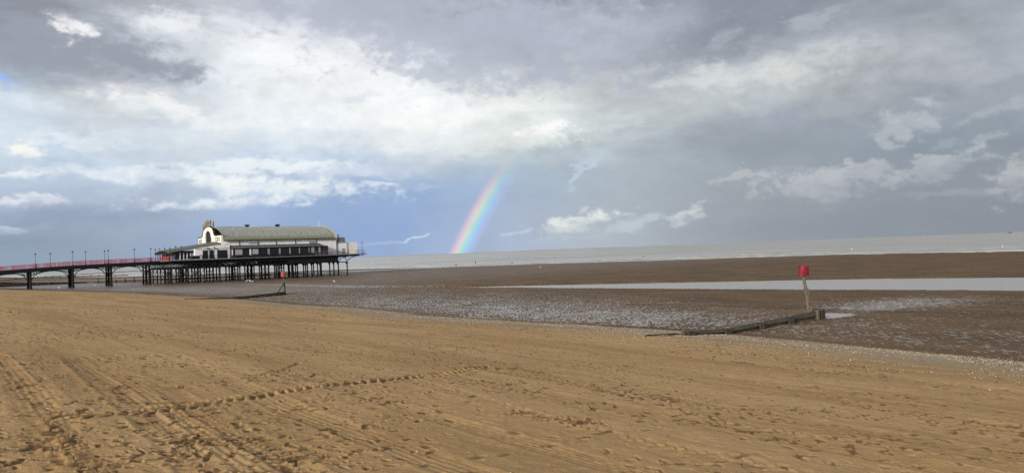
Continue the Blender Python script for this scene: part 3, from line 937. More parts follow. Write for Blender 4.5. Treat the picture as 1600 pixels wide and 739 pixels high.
# shells and pebbles lying in the drift line: nobody could count them
def make_shells():
    rnd = np.random.RandomState(8)
    n = 90000
    l = -14 + 84 * rnd.rand(n * 3) ** 1.5; dd = np.where(rnd.rand(n * 3) < .74, rnd.normal(-2.3, 1.3, n * 3), rnd.normal(-5.5, 2.8, n * 3))
    toe = np.interp(l, TOE_L, TOE_S)
    s = toe + dd
    x = s * NS[0] + l * LS[0]; y = s * NS[1] + l * LS[1]
    keep = (fbm(x, y, .6, 3, 3) > rnd.uniform(-.5, .45, n * 3)) & (y > 8)
    x, y = x[keep][:n], y[keep][:n]
    z = height(x, y)[0]
    _, _, _, d, _ = height(x, y)
    z = z + .05 * np.exp(-((d + 1.2) / 1.6) ** 2) * (1 + fbm(x, y, .5, 3, 71))
    s_, l_ = sl(x, y)
    z += sst(-d, -1.5, 3.5) * (.10 * fbm(x, y, .12, 3, 1) + .050 * fbm(s_ * 2.2, l_ * .55, .5, 4, 9))
    n = len(x)
    base = np.array([(1, 0, 0), (0, 1, 0), (-1, 0, 0), (0, -1, 0), (0, 0, .55), (0, 0, -.4)], float)
    tri = np.array([(0, 1, 4), (1, 2, 4), (2, 3, 4), (3, 0, 4), (1, 0, 5), (2, 1, 5), (3, 2, 5), (0, 3, 5)])
    sz = .015 + .028 * rnd.rand(n) ** 2
    an = rnd.uniform(0, 6.28, n); asp = rnd.uniform(.55, 1, n)
    V = base[None].repeat(n, 0) * np.stack([sz, sz * asp, sz], -1)[:, None]
    c, s2 = np.cos(an)[:, None], np.sin(an)[:, None]
    V = np.stack([V[..., 0] * c - V[..., 1] * s2, V[..., 0] * s2 + V[..., 1] * c, V[..., 2]], -1)
    V += np.stack([x, y, z + .004], -1)[:, None]
    T = (tri[None] + (np.arange(n) * 6)[:, None, None]).reshape(-1, 3)
    me = bpy.data.meshes.new('shell_drift')
    me.vertices.add(n * 6); me.vertices.foreach_set('co', V.astype(np.float32).ravel())
    me.loops.add(T.size); me.loops.foreach_set('vertex_index', T.astype(np.int32).ravel())
    me.polygons.add(len(T)); me.polygons.foreach_set('loop_start', np.arange(0, T.size, 3, dtype=np.int32))
    me.update(); me.validate()
    m = bpy.data.materials.new('mixed_shells'); m.use_nodes = True
    N = NT(m.node_tree); out = N.n('ShaderNodeOutputMaterial'); b = N.n('ShaderNodeBsdfPrincipled')
    g = N.n('ShaderNodeNewGeometry')
    N.put(b.inputs['Base Color'], N.ramp(g.outputs['Random Per Island'], [(0, (.09, .068, .045)), (.4, (.22, .17, .11)), (.8, (.38, .31, .21)), (1, (.66, .60, .48))]))
    b.inputs['Roughness'].default_value = .6
    N.put(out.inputs[0], b.outputs[0]); me.materials.append(m)
    o = bpy.data.objects.new('shell_drift', me); COL.objects.link(o)
    tag(o, 'band of broken shells and pebbles along the foot of the sand', 'shells', kind='stuff')


make_shells()

# far low coast
def make_coast():
    m = MB(); rnd = random.Random(3)
    a0, a1 = azel(540, hor(540))[0], azel(1060, hor(1060))[0]
    n = 90; D = 7200
    for i in range(n):
        a = math.radians(a0 + (a1 - a0) * i / (n - 1)); t = i / (n - 1)
        h = 3.0 + 3.2 * (vn1(i * .37) + .5) + (3.5 if .55 < t < .95 else 0) * (vn1(i * .9 + 40) + .5)
        h *= min(1, t * 8, (1 - t) * 6) * .9 + .1
        for dd, hh in ((0, -1), (12, h * .6), (60, h), (260, h * .7), (420, -1)):
            m.v.append(((D + dd) * math.sin(a), (D + dd) * math.cos(a), hh))
    m.f = [(i * 5 + k, i * 5 + k + 1, (i + 1) * 5 + k + 1, (i + 1) * 5 + k) for i in range(n - 1) for k in range(4)]
    o = m.build('terrain', M['spit'], None, True)
    tag(o, 'thin low strip of far coast on the horizon', 'coast', kind='structure')


def vn1(x): return float(vnoise(np.array([x]), np.array([.5]), 2)[0])


make_coast()

# ------------------------------------------------------------------ the pier
P0 = (-89.5, 219.5)


def W(u, v, z=0.): return Vector((P0[0] + u * EX[0] - v * EX[1], P0[1] + u * EX[1] + v * EX[0], z))


DZ = 7.2
pier = empty('pier', (P0[0], P0[1], 0), E38, 'black iron seaside pier on many piles reaching over the wet sand', 'pier')


def gl(u, v):
    p = W(u, v); return hz(p.x, p.y)


# platform deck
mb = MB(); mb.box(-16.2, 46.4, -4, 30, DZ - .22, DZ); mb.build('deck', M['decking'], pier)
mb = MB()
mb.box(-16.4, 46.6, -4.14, -4.003, DZ - .24, DZ + .03); mb.box(46.403, 46.55, -4, 30, DZ - .24, DZ + .03); mb.box(-16.35, -16.203, -4, 30, DZ - .24, DZ + .03)
mb.build('edge_board', M['edge'], pier)


def lattice(m, p, q, z0, z1, step, t=.1):
    p = Vector(p); q = Vector(q); L = (q - p).length; n = max(int(round(L / step)), 1)
    for i in range(n):
        a = p + (q - p) * (i / n); b = p + (q - p) * ((i + 1) / n)
        m.beam((a.x, a.y, z0), (b.x, b.y, z1), t); m.beam((a.x + .0, a.y + .05, z1), (b.x, b.y + .05, z0), t)


for v in (-3.2, 3.9, 7.7, 11.2, 18.6, 22., 25.7):
    g = MB()
    g.box(-16, 36.4, v - .14, v + .14, DZ - 1.25, DZ - .235)      # plate under the deck
    g.box(-16, 36.5, v - .17, v + .17, DZ - 2.42, DZ - 2.16)      # bottom chord
    lattice(g, (-16, v, 0), (19, v, 0), DZ - 2.2, DZ - 1.2, 1.6, .13)
    g.box(19, 36.4, v - .1, v + .1, DZ - 2.2, DZ - 1.2)
    g.build('girder', M['iron'], pier)
for u in np.arange(-14, 44, 3.4):
    g = MB(); g.box(u - .1, u + .1, -3.9, 29.8, DZ - .75, DZ - .24); g.build('joist', M['iron'], pier)

COLV = [-3.2, 3.9, 7.7, 11.2, 18.6, 22., 25.7]
BENTS = [-15.4, -11, -6.4, -2, 4, 10, 15.4, 20.4, 25, 30, 39.6]
NPILE = 0


def pile_mesh(u, v, top, r):
    g = MB(); z0 = gl(u, v) - .6
    g.lathe([(r * 1.35, z0), (r * 1.35, z0 + 1.0), (r, z0 + 1.25), (r, top - .6), (r * 1.5, top - .45), (r * 1.5, top - .3), (r, top - .25), (r * 1.2, top)], 12, (u, v, 0))
    return g


for bi, u in enumerate(BENTS):
    z0 = min(gl(u, -3), gl(u, 25))
    bt = MB()
    vs = COLV if u > -15 else [-3.2, .9, 6.2, 11.2, 16., 22, 25.7]
    bt.box(u - .13, u + .13, -3.6, 26.1, DZ - 2.72, DZ - 2.43)
    lo = z0 + 1.1
    for a, b in zip(vs[:-1], vs[1:]):
        bt.beam((u, a, lo), (u, b, lo), .14, .16)
        if bi in (0, 1, 2, 3, 5, 7) or b - a > 6:
            if b - a < 6.2 or bi < 3:
                bt.beam((u + .08, a, lo), (u + .08, b, DZ - 3.1), .09); bt.beam((u - .08, a, DZ - 3.1), (u - .08, b, lo), .09)
        if bi == 0:
            bt.beam((u, a, DZ - 3.3), (u, b, DZ - 3.3), .12, .14)
    br = bt.build('bracing', M['pile'], pier)
    for k, v in enumerate(vs):
        r = .17 if bi == 0 else (.30 if (bi in (1, 3, 7) and k == 0) else .21)
        pile_mesh(u, v, DZ - 2.44, r).build('pile', M['pile'], pier); NPILE += 1
# low horizontal walings from bent to bent
for v in (-3.2, 11.2, 25.7):
    g = MB()
    for a, b in zip(BENTS[:-1], BENTS[1:]):
        za, zb = gl(a, v) + 1.15, gl(b, v) + 1.15
        if b > 35: continue
        g.beam((a, v, za), (b, v, zb), .12, .16)
    g.build('waling', M['pile'], pier)
# seaward curved brackets
for v in COLV:
    g = MB(); n = 10
    for (uu, su, sz) in ((39.75, 6.3, 2.2), (39.45, -3.2, 1.9)):
        pts = [(uu + su * (1 - math.cos(t * math.pi / 2 / n)), DZ - .3 - sz * (1 - math.sin(t * math.pi / 2 / n))) for t in range(n + 1)]
        for (a, b), (c, d_) in zip(pts[:-1], pts[1:]): g.beam((a, v, b - .12), (c, v, d_ - .12), .16, .2)
        for t in (3, 5, 7): g.beam((pts[t][0], v, pts[t][1]), (pts[t][0] - su * .12, v, DZ - .3), .09)
    g.build('bracket', M['iron'], pier)
# knee brackets near the visible columns
g = MB()
for u in (25, 30, 39.6):
    for v in COLV: g = MB(); g.beam((u, v + .1, DZ - 3.6), (u, v + 1.4, DZ - 2.6), .16); g.build('knee_brace', M['iron'], pier)
pass

# walkway: follows a gently arched deck line
WU = [-120, -95, -75, -62, -55.6, -46, -38.8, -30, -20, -16.4]
WZ = [.2 + 4.2, 5.0, 5.4, 5.75, 6.05, 6.5, 6.78, 6.95, 7.08, 7.16]


def wz(u): return float(np.interp(u, WU, WZ))


VA, VB = 7.8, 17.2
us = list(np.linspace(-118, -16.42, 90))
g = MB(); g.band([(u, wz(u)) for u in us], [(u, wz(u) - .2) for u in us], 'y', VA, VB); g.build('walkway_deck', M['decking'], pier)
WB = [-118, -108, -98, -88, -78, -68, -58.6, -48.9, -38.9, -29.3, -19.2]
for v in (VA + .1, VB - .1):
    o2 = -.32 if v < 10 else .12
    g = MB(); g.band([(u, wz(u) + .03) for u in us], [(u, wz(u) - 1.05) for u in us], 'y', v + o2, v + o2 + .2)
    g.build('walkway_girder', M['iron'], pier)
    for a, b in zip(WB[:-1], WB[1:]):
        g = MB(); n = 16; c = (a + b) / 2; hw = (b - a) / 2 - .3
        pts = []
        for t in range(n + 1):
            x = -hw + 2 * hw * t / n
            pts.append((c + x, wz(c + x) - 1.1 - 2.0 * (1 - math.sqrt(max(0, 1 - (abs(x) / hw) ** 2.4)))))
        for p, q in zip(pts[:-1], pts[1:]): g.beam((p[0], v, p[1]), (q[0], v, q[1]), .14, .2)
        for t in (1, 2, 3, 13, 14, 15):
            g.beam((pts[t][0], v, pts[t][1]), (pts[t][0], v, wz(pts[t][0]) - .9), .09)
        g.beam((a + .3, v, wz(a) - 1.0), (pts[2][0], v, pts[2][1]), .09); g.beam((b - .3, v, wz(b) - 1.0), (pts[-3][0], v, pts[-3][1]), .09)
        g.build('arched_rib', M['iron'], pier)
g = MB()
for v in (VA + .1, VB - .1):
    for a, b in zip(WB[:-1], WB[1:]): g.beam((a, v, 4.35 + wz(a) - 7.0), (b, v, 4.35 + wz(b) - 7.0), .07)
g.build('tie_rod', M['iron'], pier)
for u in WB[2:]:
    for v in (VA + .3, (VA + VB) / 2, VB - .3):
        pile_mesh(u, v, wz(u) - .96, .3 if v < VB - 1 else .22).build('pile', M['pile'], pier); NPILE += 1
    g = MB(); z0 = gl(u, 12) + .8; z1 = wz(u) - 1.8; vm_ = (VA + VB) / 2
    for a, b in ((VA + .3, vm_), (vm_, VB - .3)):
        g.beam((u + .1, a, z0), (u + .1, b, z1), .09); g.beam((u - .1, a, z1), (u - .1, b, z0), .09); g.beam((u, a, z1), (u, b, z1), .16)
    g.build('bracing', M['pile'], pier)


# railings: top-level things on the pier
def railing(path, h, post_step, matl, label, group, dens=.14, post_w=.09, bars=True, rails=(1., .55), name='railing', railw=.06):
    p0 = path[0]
    root = empty(name, W(p0[0], p0[1], p0[2]), E38, label, 'railing', group)
    L = lambda u, v, z: (u - p0[0], v - p0[1], z - p0[2])
    seg = [(Vector(L(*a)), Vector(L(*b))) for a, b in zip(path[:-1], path[1:])]
    g = MB()
    for a, b in seg:
        for f in rails: g.beam(a + Vector((0, 0, h * f)), b + Vector((0, 0, h * f)), railw, railw)
        g.beam(a + Vector((0, 0, .12)), b + Vector((0, 0, .12)), railw * .8)
    g.build('rail', matl, root)
    if bars:
        g = MB()
        for a, b in seg:
            n = int((b - a).length / dens)
            for i in range(n):
                c = a + (b - a) * ((i + .5) / n)
                g.beam(c + Vector((0, 0, .1)), c + Vector((0, 0, h * rails[0])), .038)
        g.build('balusters', matl, root)
    acc = 0.
    pm = None
    for a, b in seg:
        Ls = (b - a).length
        while acc <= Ls:
            c = a + (b - a) * (acc / Ls)
            if pm is None:
                g = MB(); g.box(-post_w / 2, post_w / 2, -post_w / 2, post_w / 2, -.02, h + .04)
                pm = g.build('post', matl, root); o = pm
            else:
                o = pm.copy(); COL.objects.link(o); o.parent = root
            o.location = c
            acc += post_step
        acc -= Ls
    return root


wp = lambda v: [(u, v, wz(u)) for u in np.linspace(-76, -16.4, 16)]
railing(wp(VA + .15), 1.15, 2.6, M['pinkrail'], 'red iron railing along the near side of the walkway', 'walkway railings')
railing(wp(VB - .15), 1.15, 2.6, M['red'], 'red iron railing along the far side of the walkway', 'walkway railings')
railing([(-16.1, 7.6, DZ), (-16.1, -3.8, DZ)], 1.1, 1.1, M['red'], 'short red railing with upright posts beside the entrance canopy', 'deck railings', bars=False, post_w=.14, rails=(.85, .45))
railing([(-15.8, -3.8, DZ), (28, -3.8, DZ)], 1.1, 2.2, M['iron'], 'black railing in front of the long glazed veranda', 'deck railings', dens=.3, rails=(1., .6, .3))
railing([(28.4, -3.8, DZ), (46.2, -3.8, DZ), (46.2, 29.5, DZ)], 1.35, 2.9, M['edge'], 'grey railing round the open seaward corner of the deck', 'deck railings', bars=False, rails=(1., .62, .3), railw=.07)
# corner enclosure
g = MB()

# ------------------------------------------------------------------ the pavilion
pav = empty('pavilion', (P0[0], P0[1], 0), E38, 'white pier pavilion with long barrel roof and arched front gable', 'building')
LB, WBW = 37.4, 26.
ZE, ZR = 12.75, 17.4


def arc_z(v, lift=0.): return ZE + lift + (ZR - ZE) * max(0., 1 - (abs(v - 13) / 13.4) ** 2.1) ** .62


# roof: one curved standing-seam surface with thickness
m = MB(); nu, nv = 300, 40
for side in (0, 1):
    for i in range(nu + 1):
        u = .3 + (LB - .9) * i / nu
        rib = .10 if (i % 8) == 0 else 0.
        for k in range(nv + 1):
            t = math.pi * k / nv
            v = 13 - 13.35 * math.cos(t)
            z = arc_z(v) + (rib - .0) * (1 - side) - .18 * side
            m.v.append((u, v, z))
nn = (nu + 1) * (nv + 1)
for i in range(nu):
    for k in range(nv):
        a = i * (nv + 1) + k
        m.f.append((a, a + 1, a + nv + 2, a + nv + 1)); m.f.append((nn + a, nn + a + nv + 1, nn + a + nv + 2, nn + a + 1))
for i in range(nu):
    a = i * (nv + 1); m.f.append((a, a + nv + 1, nn + a + nv + 1, nn + a)); a += nv; m.f.append((a, nn + a, nn + a + nv + 1, a + nv + 1))
for k in range(nv):
    a = k; m.f.append((a, nn + a, nn + a + 1, a + 1)); a = nu * (nv + 1) + k; m.f.append((a, a + 1, nn + a + 1, nn + a))
roof = m.build('roof', M['roof'], pav)
# gutter, vents, mast on the roof
g = MB(); g.box(.3, LB - .4, -.62, -.36, ZE - .22, ZE + .02); g.build('gutter', M['trim'], roof)
for (u, w_, h) in ((11.2, 1.0, .95), (21.4, 1.1, 1.0)):
    g = MB(); g.box(u, u + w_, 12.4, 13.6, ZR - .25, ZR + h * .8); g.build('vent', M['trim'], roof)
    g = MB(); g.box(u - .35, u + w_ + .35, 12.1, 13.9, ZR + h * .8 + .01, ZR + h); g.build('vent_cap', M['panel'], roof)
g = MB(); g.box(2.5, 10., 11.6, 14.4, ZR - .1, ZR + .22); g.box(14.5, 20.5, 11.6, 14.4, ZR - .1, ZR + .18); g.box(23, 33, 11.6, 14.4, ZR - .1, ZR + .16); g.build('ridge_cap', M['roof'], roof)
g = MB(); g.tube([(36.9, 13, ZR), (36.9, 13, ZR + 1.7)], .06, 8); g.lathe([(.05, 0), (.16, .1), (.16, .25), (.05, .35)], 8, (36.9, 13, ZR + 1.7)); g.build('flagpole', M['white'], roof)
# seaward end parapet
vs_ = [13 - 13.45 * math.cos(math.pi * k / 30) for k in range(31)]
g = MB(); g.band([(v, arc_z(v, .14)) for v in vs_], [(v, ZE - .55) for v in vs_], 'x', LB - .55, LB); g.build('end_parapet', M['stone'], pav)
g = MB(); g.band([(v, arc_z(v, .26)) for v in vs_], [(v, arc_z(v, .144)) for v in vs_], 'x', LB - .65, LB + .1); g.build('parapet_coping', M['stone'], pav)
# walls
g = MB(); g.box(.25, LB - .56, 0, .4, DZ + .003, ZE + .3); g.build('wall', M['white'], pav)
g = MB(); g.box(.25, LB - .56, 25.6, 26, DZ + .003, ZE + .3); g.build('wall', M['white'], pav)
g = MB(); g.box(LB - .553, LB - .1, .0, 26, DZ + .003, ZE - .56); g.build('wall', M['white'], pav)
for u in (5.0, 10.8, 16.6, 23.0, 30.2):
    g = MB(); g.box(u, u + .14, -.14, -.003, 11.0, ZE - .24); g.build('downpipe', M['trim'], pav)
g = MB(); g.box(.7, 1.5, -.06, -.003, 11.3, 11.75); g.build('vent_grille', M['panel'], pav)
g = MB(); g.box(8.0, 11.5, -.05, -.003, 11.5, 11.9); g.build('vent_grille', M['panel'], pav)
g = MB(); g.box(27.7, 29.6, -.25, -.003, 11.35, 12.0); g.build('air_unit', M['panel'], pav)
# gable front facade: wings with an ogee arch between them
def gable_top(v):
    a = abs(v - 14.3)
    if a > 8.2: return 14.45
    if a > 6.4: return 14.45 + .75 * (1 - (a - 6.4) / 1.8) ** 1.7
    return 15.2 + 2.5 * math.sqrt(1 - (a / 6.45) ** 2)
vg = sorted(set([0, 26.2] + list(np.linspace(6, 22.6, 45))))
wv0, wv1 = 11.0, 17.6
def win_top(v): return 14.0 + 2.35 * math.sqrt(max(0, 1 - (abs(v - 14.3) / 3.3) ** 2))
g = MB()
left = [v for v in vg if v <= wv0] + [wv0]; right = [wv1] + [v for v in vg if v >= wv1]; mid = list(np.linspace(wv0, wv1, 25))
for vv in (left, right): g.band([(v, gable_top(v)) for v in vv], [(v, 11.0) for v in vv], 'x', -.35, .2)
g.band([(v, gable_top(v)) for v in mid], [(v, win_top(v)) for v in mid], 'x', -.35, .2)
g.band([(v, 12.2) for v in (wv0, wv1)], [(v, 11.0) for v in (wv0, wv1)], 'x', -.35, .2)
gable = g.build('gable', M['cream'], pav)
g = MB()
for a, b in zip(vg[:-1], vg[1:]): g.beam((-.12, a, gable_top(a) + .12), (-.12, b, gable_top(b) + .12), .75, .26)
g.build('coping', M['trim'], gable)
g = MB(); g.band([(v, win_top(v) - .02) for v in mid], [(v, 12.22) for v in mid], 'x', -.12, -.05); win = g.build('arched_window', M['glass'], gable)
g = MB()
for v in (12.1, 13.2, 14.3, 15.4, 16.5): g.box(-.2, -.125, v - .04, v + .04, 12.22, win_top(v) - .03)
for z in (13.2, 14.2): g.box(-.19, -.126, wv0 + .05, wv1 - .05, z - .05, z + .05)
g.build('glazing_bar', M['trim'], win)
g = MB()
prev = None
for v in mid:
    q = (-.40, 14.3 + (v - 14.3) * 1.09, win_top(v) + .22)
    if prev: g.beam(prev, q, .12, .4)
    prev = q
g.build('window_surround', M['white'], gable)
# worn lettering on the two wings (only these shapes can be made out)
def stroke(gm, v0, v1, z0, z1): gm.box(-.42, -.353, min(v0, v1), max(v0, v1), z0, z1)
g = MB()
# near wing, read from left (far) to right (near): C, I, dots, hooked stroke
z0, z1 = 12.65, 13.85; t = .2
L_ = lambda: g.build('lettering', M['trim'], gable)
stroke(g, 5.9, 4.7, z1 - t, z1); stroke(g, 5.9, 5.9 - t, z0, z1 - t - .003); stroke(g, 5.897 - t, 4.7, z0, z0 + t)
L_(); g = MB(); stroke(g, 4.2, 3.75, z0, z1)
L_(); g = MB()
stroke(g, 3.2, 2.7, z1 - .35, z1 - .05); stroke(g, 3.2, 2.7, z0 + .3, z0 + .6)
L_(); g = MB(); stroke(g, 2.2, 1.5, z1 - t, z1); stroke(g, 1.7, 1.5, z0, z1 - t - .003); stroke(g, 2.2, 1.703, z0, z0 + t)
L_(); g = MB(); stroke(g, 24.9, 24.3, z0, z1); L_(); g = MB()
stroke(g, 23.6, 23.35, z0, z1); stroke(g, 23.347, 21.9, z1 - t, z1); stroke(g, 23.347, 21.9, z0, z0 + t); stroke(g, 22.1, 21.9, z0 + t + .003, z1 - t - .003)
g.build('lettering', M['trim'], gable)
# gilded plumes standing on the arch
for k, (v, hgt) in enumerate([(20.2, 2.5), (17.9, 2.4), (15.4, 2.3), (12.6, 2.3), (9.4, 2.5)]):
    z = gable_top(v) + .2; g = MB(); lean = (v - 14.3) * .05
    pr = [(.20, -.1), (.34, .2), (.26, .45), (.42, .8), (.52, 1.15), (.34, 1.5), (.40, 1.75), (.22, 2.0), (.1, 2.3)]
    g.tube([(-.1, v + lean * q / 2, z + q * hgt / 2.3) for r, q in pr], [r * .75 for r, q in pr], 9)
    g.tube([(-.1, v, z + .3), (-.1, v + .35, z + .6), (-.1, v + .45, z + .95)], [.12, .13, .04], 7); g.tube([(-.1, v, z + .3), (-.1, v - .35, z + .6), (-.1, v - .45, z + .95)], [.12, .13, .04], 7)
    f_ = g.build('gilded_finial', M['gold'], gable, True)
# front hall
UF, V0, V1 = -14.6, .8, 19.5
g = MB()
def fr(u, v):
    t = (u - UF) / (0 - UF); base = 9.75 + 2.25 * t
    return base + .75 * math.sin(math.pi * min(max((v - V0 + .5) / (V1 - V0 + 1.), 0), 1)) ** .8
gu = np.linspace(UF - .7, -.36, 12); gv = np.linspace(V0 - .8, V1 + .8, 16)
for dz in (0, -.28):
    for u in gu:
        for v in gv: g.v.append((u, v, fr(u, v) + dz))
n1, n2 = len(gu), len(gv); o_ = n1 * n2
for i in range(n1 - 1):
    for k in range(n2 - 1):
        a = i * n2 + k; g.f.append((a, a + 1, a + n2 + 1, a + n2)); a += o_; g.f.append((a, a + n2, a + n2 + 1, a + 1))
for i in range(n1 - 1):
    for a in (i * n2, i * n2 + n2 - 1): g.f.append((a, a + n2, a + n2 + o_, a + o_))
for k in range(n2 - 1):
    for a in (k, (n1 - 1) * n2 + k): g.f.append((a, a + 1, a + 1 + o_, a + o_))
g.build('entrance_roof', M['roof2'], pav)
g = MB(); g.box(-13.2, -8.4, V0 + .5, V0 + .6, DZ + .3, 9.9); g.box(-13.2, -13.1, V0 + .603, V1 - .6, DZ + .3, 9.7); g.build('entrance_glazing', M['glass'], pav)
g = MB(); g.box(-14.9, -8.3, V0 - .05, V0 + .35, 9.35, 9.95); g.box(-15.1, -14.8, V0 - .053, V1, 9.1, 9.75); g.build('fascia', M['trim'], pav)
for i, u in enumerate([-14.3, -13.2, -12.2, -11.2, -10.2, -9.2, -8.5]):
    g = MB(); g.box(u, u + (.26 if i > 1 else .14), V0 + .1, V0 + .36, DZ + .003, 9.34); g.build('pillar', M['white'] if i > 1 else M['trim'], pav)
for i, v in enumerate(np.linspace(3.5, V1 - .3, 6)):
    g = MB(); g.box(-14.5, -14.3, v, v + .18, DZ + .003, 9.19); g.build('pillar', M['trim'], pav)
for i, v in enumerate(np.linspace(4.5, V1 - 1.2, 7)):
    g = MB(); g.box(-13.36, -13.203, v, v + .3, DZ + .003, 9.6); g.build('pillar', M['white'], pav)
g = MB(); g.box(-13.2, -8.4, V0 + .4, V0 + .497, DZ + .003, DZ + .3); g.build('plinth', M['white'], pav)
# white side bay between entrance and veranda
g = MB()
ub = list(np.linspace(-8.25, .0, 6)) + [1.9]
g.band([(u, min(fr(min(u, -.4), V0 - .8) - .3, 11.5)) for u in ub], [(u, DZ + .003) for u in ub], 'y', -.9, .3)
bay = g.build('wall', M['white'], pav)
for (a, b) in ((-6.1, -4.6), (-4.2, -2.9), (-1.9, 1.1)):
    g = MB(); g.box(a, b, -.96, -.903, DZ + .12, 9.75); w_ = g.build('window', M['glass'], bay)
    g = MB(); g.box(a - .1, b + .1, -1.02, -.963, 9.752, 9.86)
    n_ = 2 if b - a < 2 else 4
    for k in range(1, n_): g.box(a + (b - a) * k / n_ - .04, a + (b - a) * k / n_ + .04, -1.0, -.963, DZ + .12, 9.75)
    g.build('frame', M['dark'], w_)
for u in (-4.45, -2.45):
    g = MB(); g.box(u, u + .3, -1.2, -.905, 10.1, 10.5); g.build('wall_lantern', M['trim'], bay)
g = MB(); g.box(-8.3, 2.0, -1.05, -.92, 10.35, 10.43); g.build('trim_line', M['panel'], bay)
# veranda
g = MB(); g.plate([(-.002, 11.15), (-.002, 10.55), (-3.1, 10.2), (-3.1, 10.55), (-.6, 11.15)], 'x', 2.2, 31.2); ver = g.build('veranda_roof', M['felt'], pav)
g = MB(); g.box(2.1, 31.3, -3.24, -3.103, 10.33, 10.52); g.build('eaves_strip', M['panel'], ver)
g = MB(); g.box(2.4, 33.0, -2.6, -2.4, DZ + .25, 10.12); g.build('glazing', M['glass'], ver)
g = MB(); g.box(31.3, 33.2, -2.7, 0, DZ + .003, 10.3); g.build('end_block', M['dark'], ver)
g = MB(); g.box(2.3, 31.25, -2.75, -2.603, DZ + .003, DZ + .75); g.build('dado', M['dark'], ver)
for (a, b, mt) in ((1.95, 2.25, 'white'), (3.0, 5.1, 'panel'), (7.3, 7.8, 'white'), (8.2, 10.0, 'panel'), (13.0, 13.6, 'panel'), (16.6, 17.1, 'panel'), (20., 20.4, 'panel'), (23.2, 23.5, 'panel'),
                   (26.5, 26.7, 'panel'), (27.4, 28.4, 'panel'), (29.9, 30.5, 'panel')):
    g = MB(); g.box(a, b, -2.72, -2.606, DZ + (.76 if b - a < 1.5 else .9), 9.9); pn = g.build('pier_panel' if b - a < 1 else 'shutter', M[mt], ver)
    if b - a > 1.5:
        g = MB()
        for k in range(5): g.box(a + .03, b - .03, -2.76, -2.723, 8.35 + k * .3, 8.42 + k * .3)
        g.build('slat', M['white'], pn)
for a in np.arange(10.8, 31, .85):
    g = MB(); g.box(a, a + .07, -2.66, -2.603, DZ + .76, 9.95); g.build('mullion', M['dark'], ver)
# seaward extension
g = MB(); g.box(LB + .003, 41.3, .2, 18, DZ + .003, 11.35); ext = g.build('extension', M['white'], pav)
g = MB(); g.box(41.303, 45.3, .5, 16, DZ + .003, 11.3); g.build('extension', M['cream'], pav)
g = MB(); g.box(LB + .2, 41.2, 1.2, 7, 11.353, 13.15); pl = g.build('plant_room', M['plant'], pav)
g = MB()
for k in range(6): g.box(LB + .3, 41.1, 1.13, 1.197, 11.6 + k * .25, 11.66 + k * .25)
g.build('louvre', M['panel'], pl)
g = MB(); g.tube([(38.6, 1.0, 11.4), (38.6, 1.0, 13.9)], .13, 10); g.lathe([(.38, 0), (.42, .16), (.12, .3)], 12, (38.6, 1.0, 13.7)); g.build('flue', M['trim'], pav)
g = MB(); g.box(LB - .2, 41.3, .1, .197, 11.2, 11.32); g.build('gutter', M['trim'], ext)
g = MB(); g.box(37.6, 37.75, .05, .197, DZ + .01, 11.2); g.build('downpipe', M['trim'], ext)
g = MB(); g.box(39.5, 40.5, .12, .197, DZ + .01, 9.3); dd_ = g.build('door', M['panel'], ext)
g = MB(); g.box(40.3, 40.4, .05, .117, 8.2, 8.35); g.build('handle', M['trim'], dd_)

# ------------------------------------------------------------------ lamps on the pier
ORD = ['first', 'second', 'third', 'fourth', 'fifth', 'sixth', 'seventh', 'eighth', 'ninth', 'tenth', 'eleventh', 'twelfth', 'thirteenth', 'fourteenth', 'fifteenth', 'sixteenth']


def make_lamp():
    r = empty('lamp_post')
    g = MB(); g.lathe([(.16, 0), (.16, .25), (.10, .35), (.075, .6), (.05, 2.0), (.042, 3.35), (.09, 3.38), (.05, 3.45)], 9); g.build('post', M['iron'], r)
    g = MB(); g.lathe([(.09, 3.45), (.2, 3.75), (.2, 3.78)], 8); g.build('lantern', M['lampglass'], r)
    g = MB(); g.lathe([(.36, 3.785), (.30, 3.86), (.10, 3.98), (.03, 4.12)], 10); g.build('lamp_cap', M['iron'], r)
    return r


def u_at(px, v):
    lo, hi = -110., 60.
    for _ in range(50):
        mid_ = (lo + hi) / 2; p = W(mid_, v, EYE)
        if project(p)[0] < px: lo = mid_
        else: hi = mid_
    return lo


def project(p):
    z = p.z - EYE
    yc = p.y * math.cos(PITCH) + z * math.sin(PITCH); zc = -p.y * math.sin(PITCH) + z * math.cos(PITCH)
    x = p.x / yc * F; y = zc / yc * F
    return 800 + x * math.cos(ROLL) - y * math.sin(ROLL), 369.5 - x * math.sin(ROLL) - y * math.cos(ROLL)


lamps = [(55.5, VA), (79, VB), (114, VA), (134, VB), (164, VB), (169.5, VA), (210.5, VA), (236, VA), (243, VB), (250, VB - 1)]
lamps2 = [(258, 5.), (266, 3.), (275, -3.6), (284, -3.6)]
L0 = make_lamp(); first = True
extra_lamps = [(325, -3.7, .85, 'short black lamp post on the deck before the white side bay'),
               (335.5, -3.7, .9, 'black lamp post on the deck beside the white side bay window'),
               (529, -3.6, .95, 'black lamp post standing before the white seaward end wall'),
               (566.3, -2.9, 1., 'slim lamp post on the outer seaward corner of the deck')]
idx = 0
for px, v in sorted(lamps + lamps2):
    u = u_at(px, v); z = wz(u) if u < -16.4 else DZ
    o = L0 if first else copy_tree(L0); first = False
    o.location = W(u, v, z)
    sc = 1. if u < -16 else (.95 if v > 0 else 1.02)
    o.scale = (1, 1, sc)
    tag(o, ORD[idx] + ' black lamp post from the left on the ' + ('pier walkway' if u < -16.4 else 'deck by the entrance canopy'), 'lamp post', 'lamp posts on the pier')
    idx += 1
for px, v, sc, lb in extra_lamps:
    o = copy_tree(L0); o.location = W(u_at(px, v), v, DZ); o.scale = (1, 1, sc); tag(o, lb, 'lamp post', 'lamp posts on the pier')


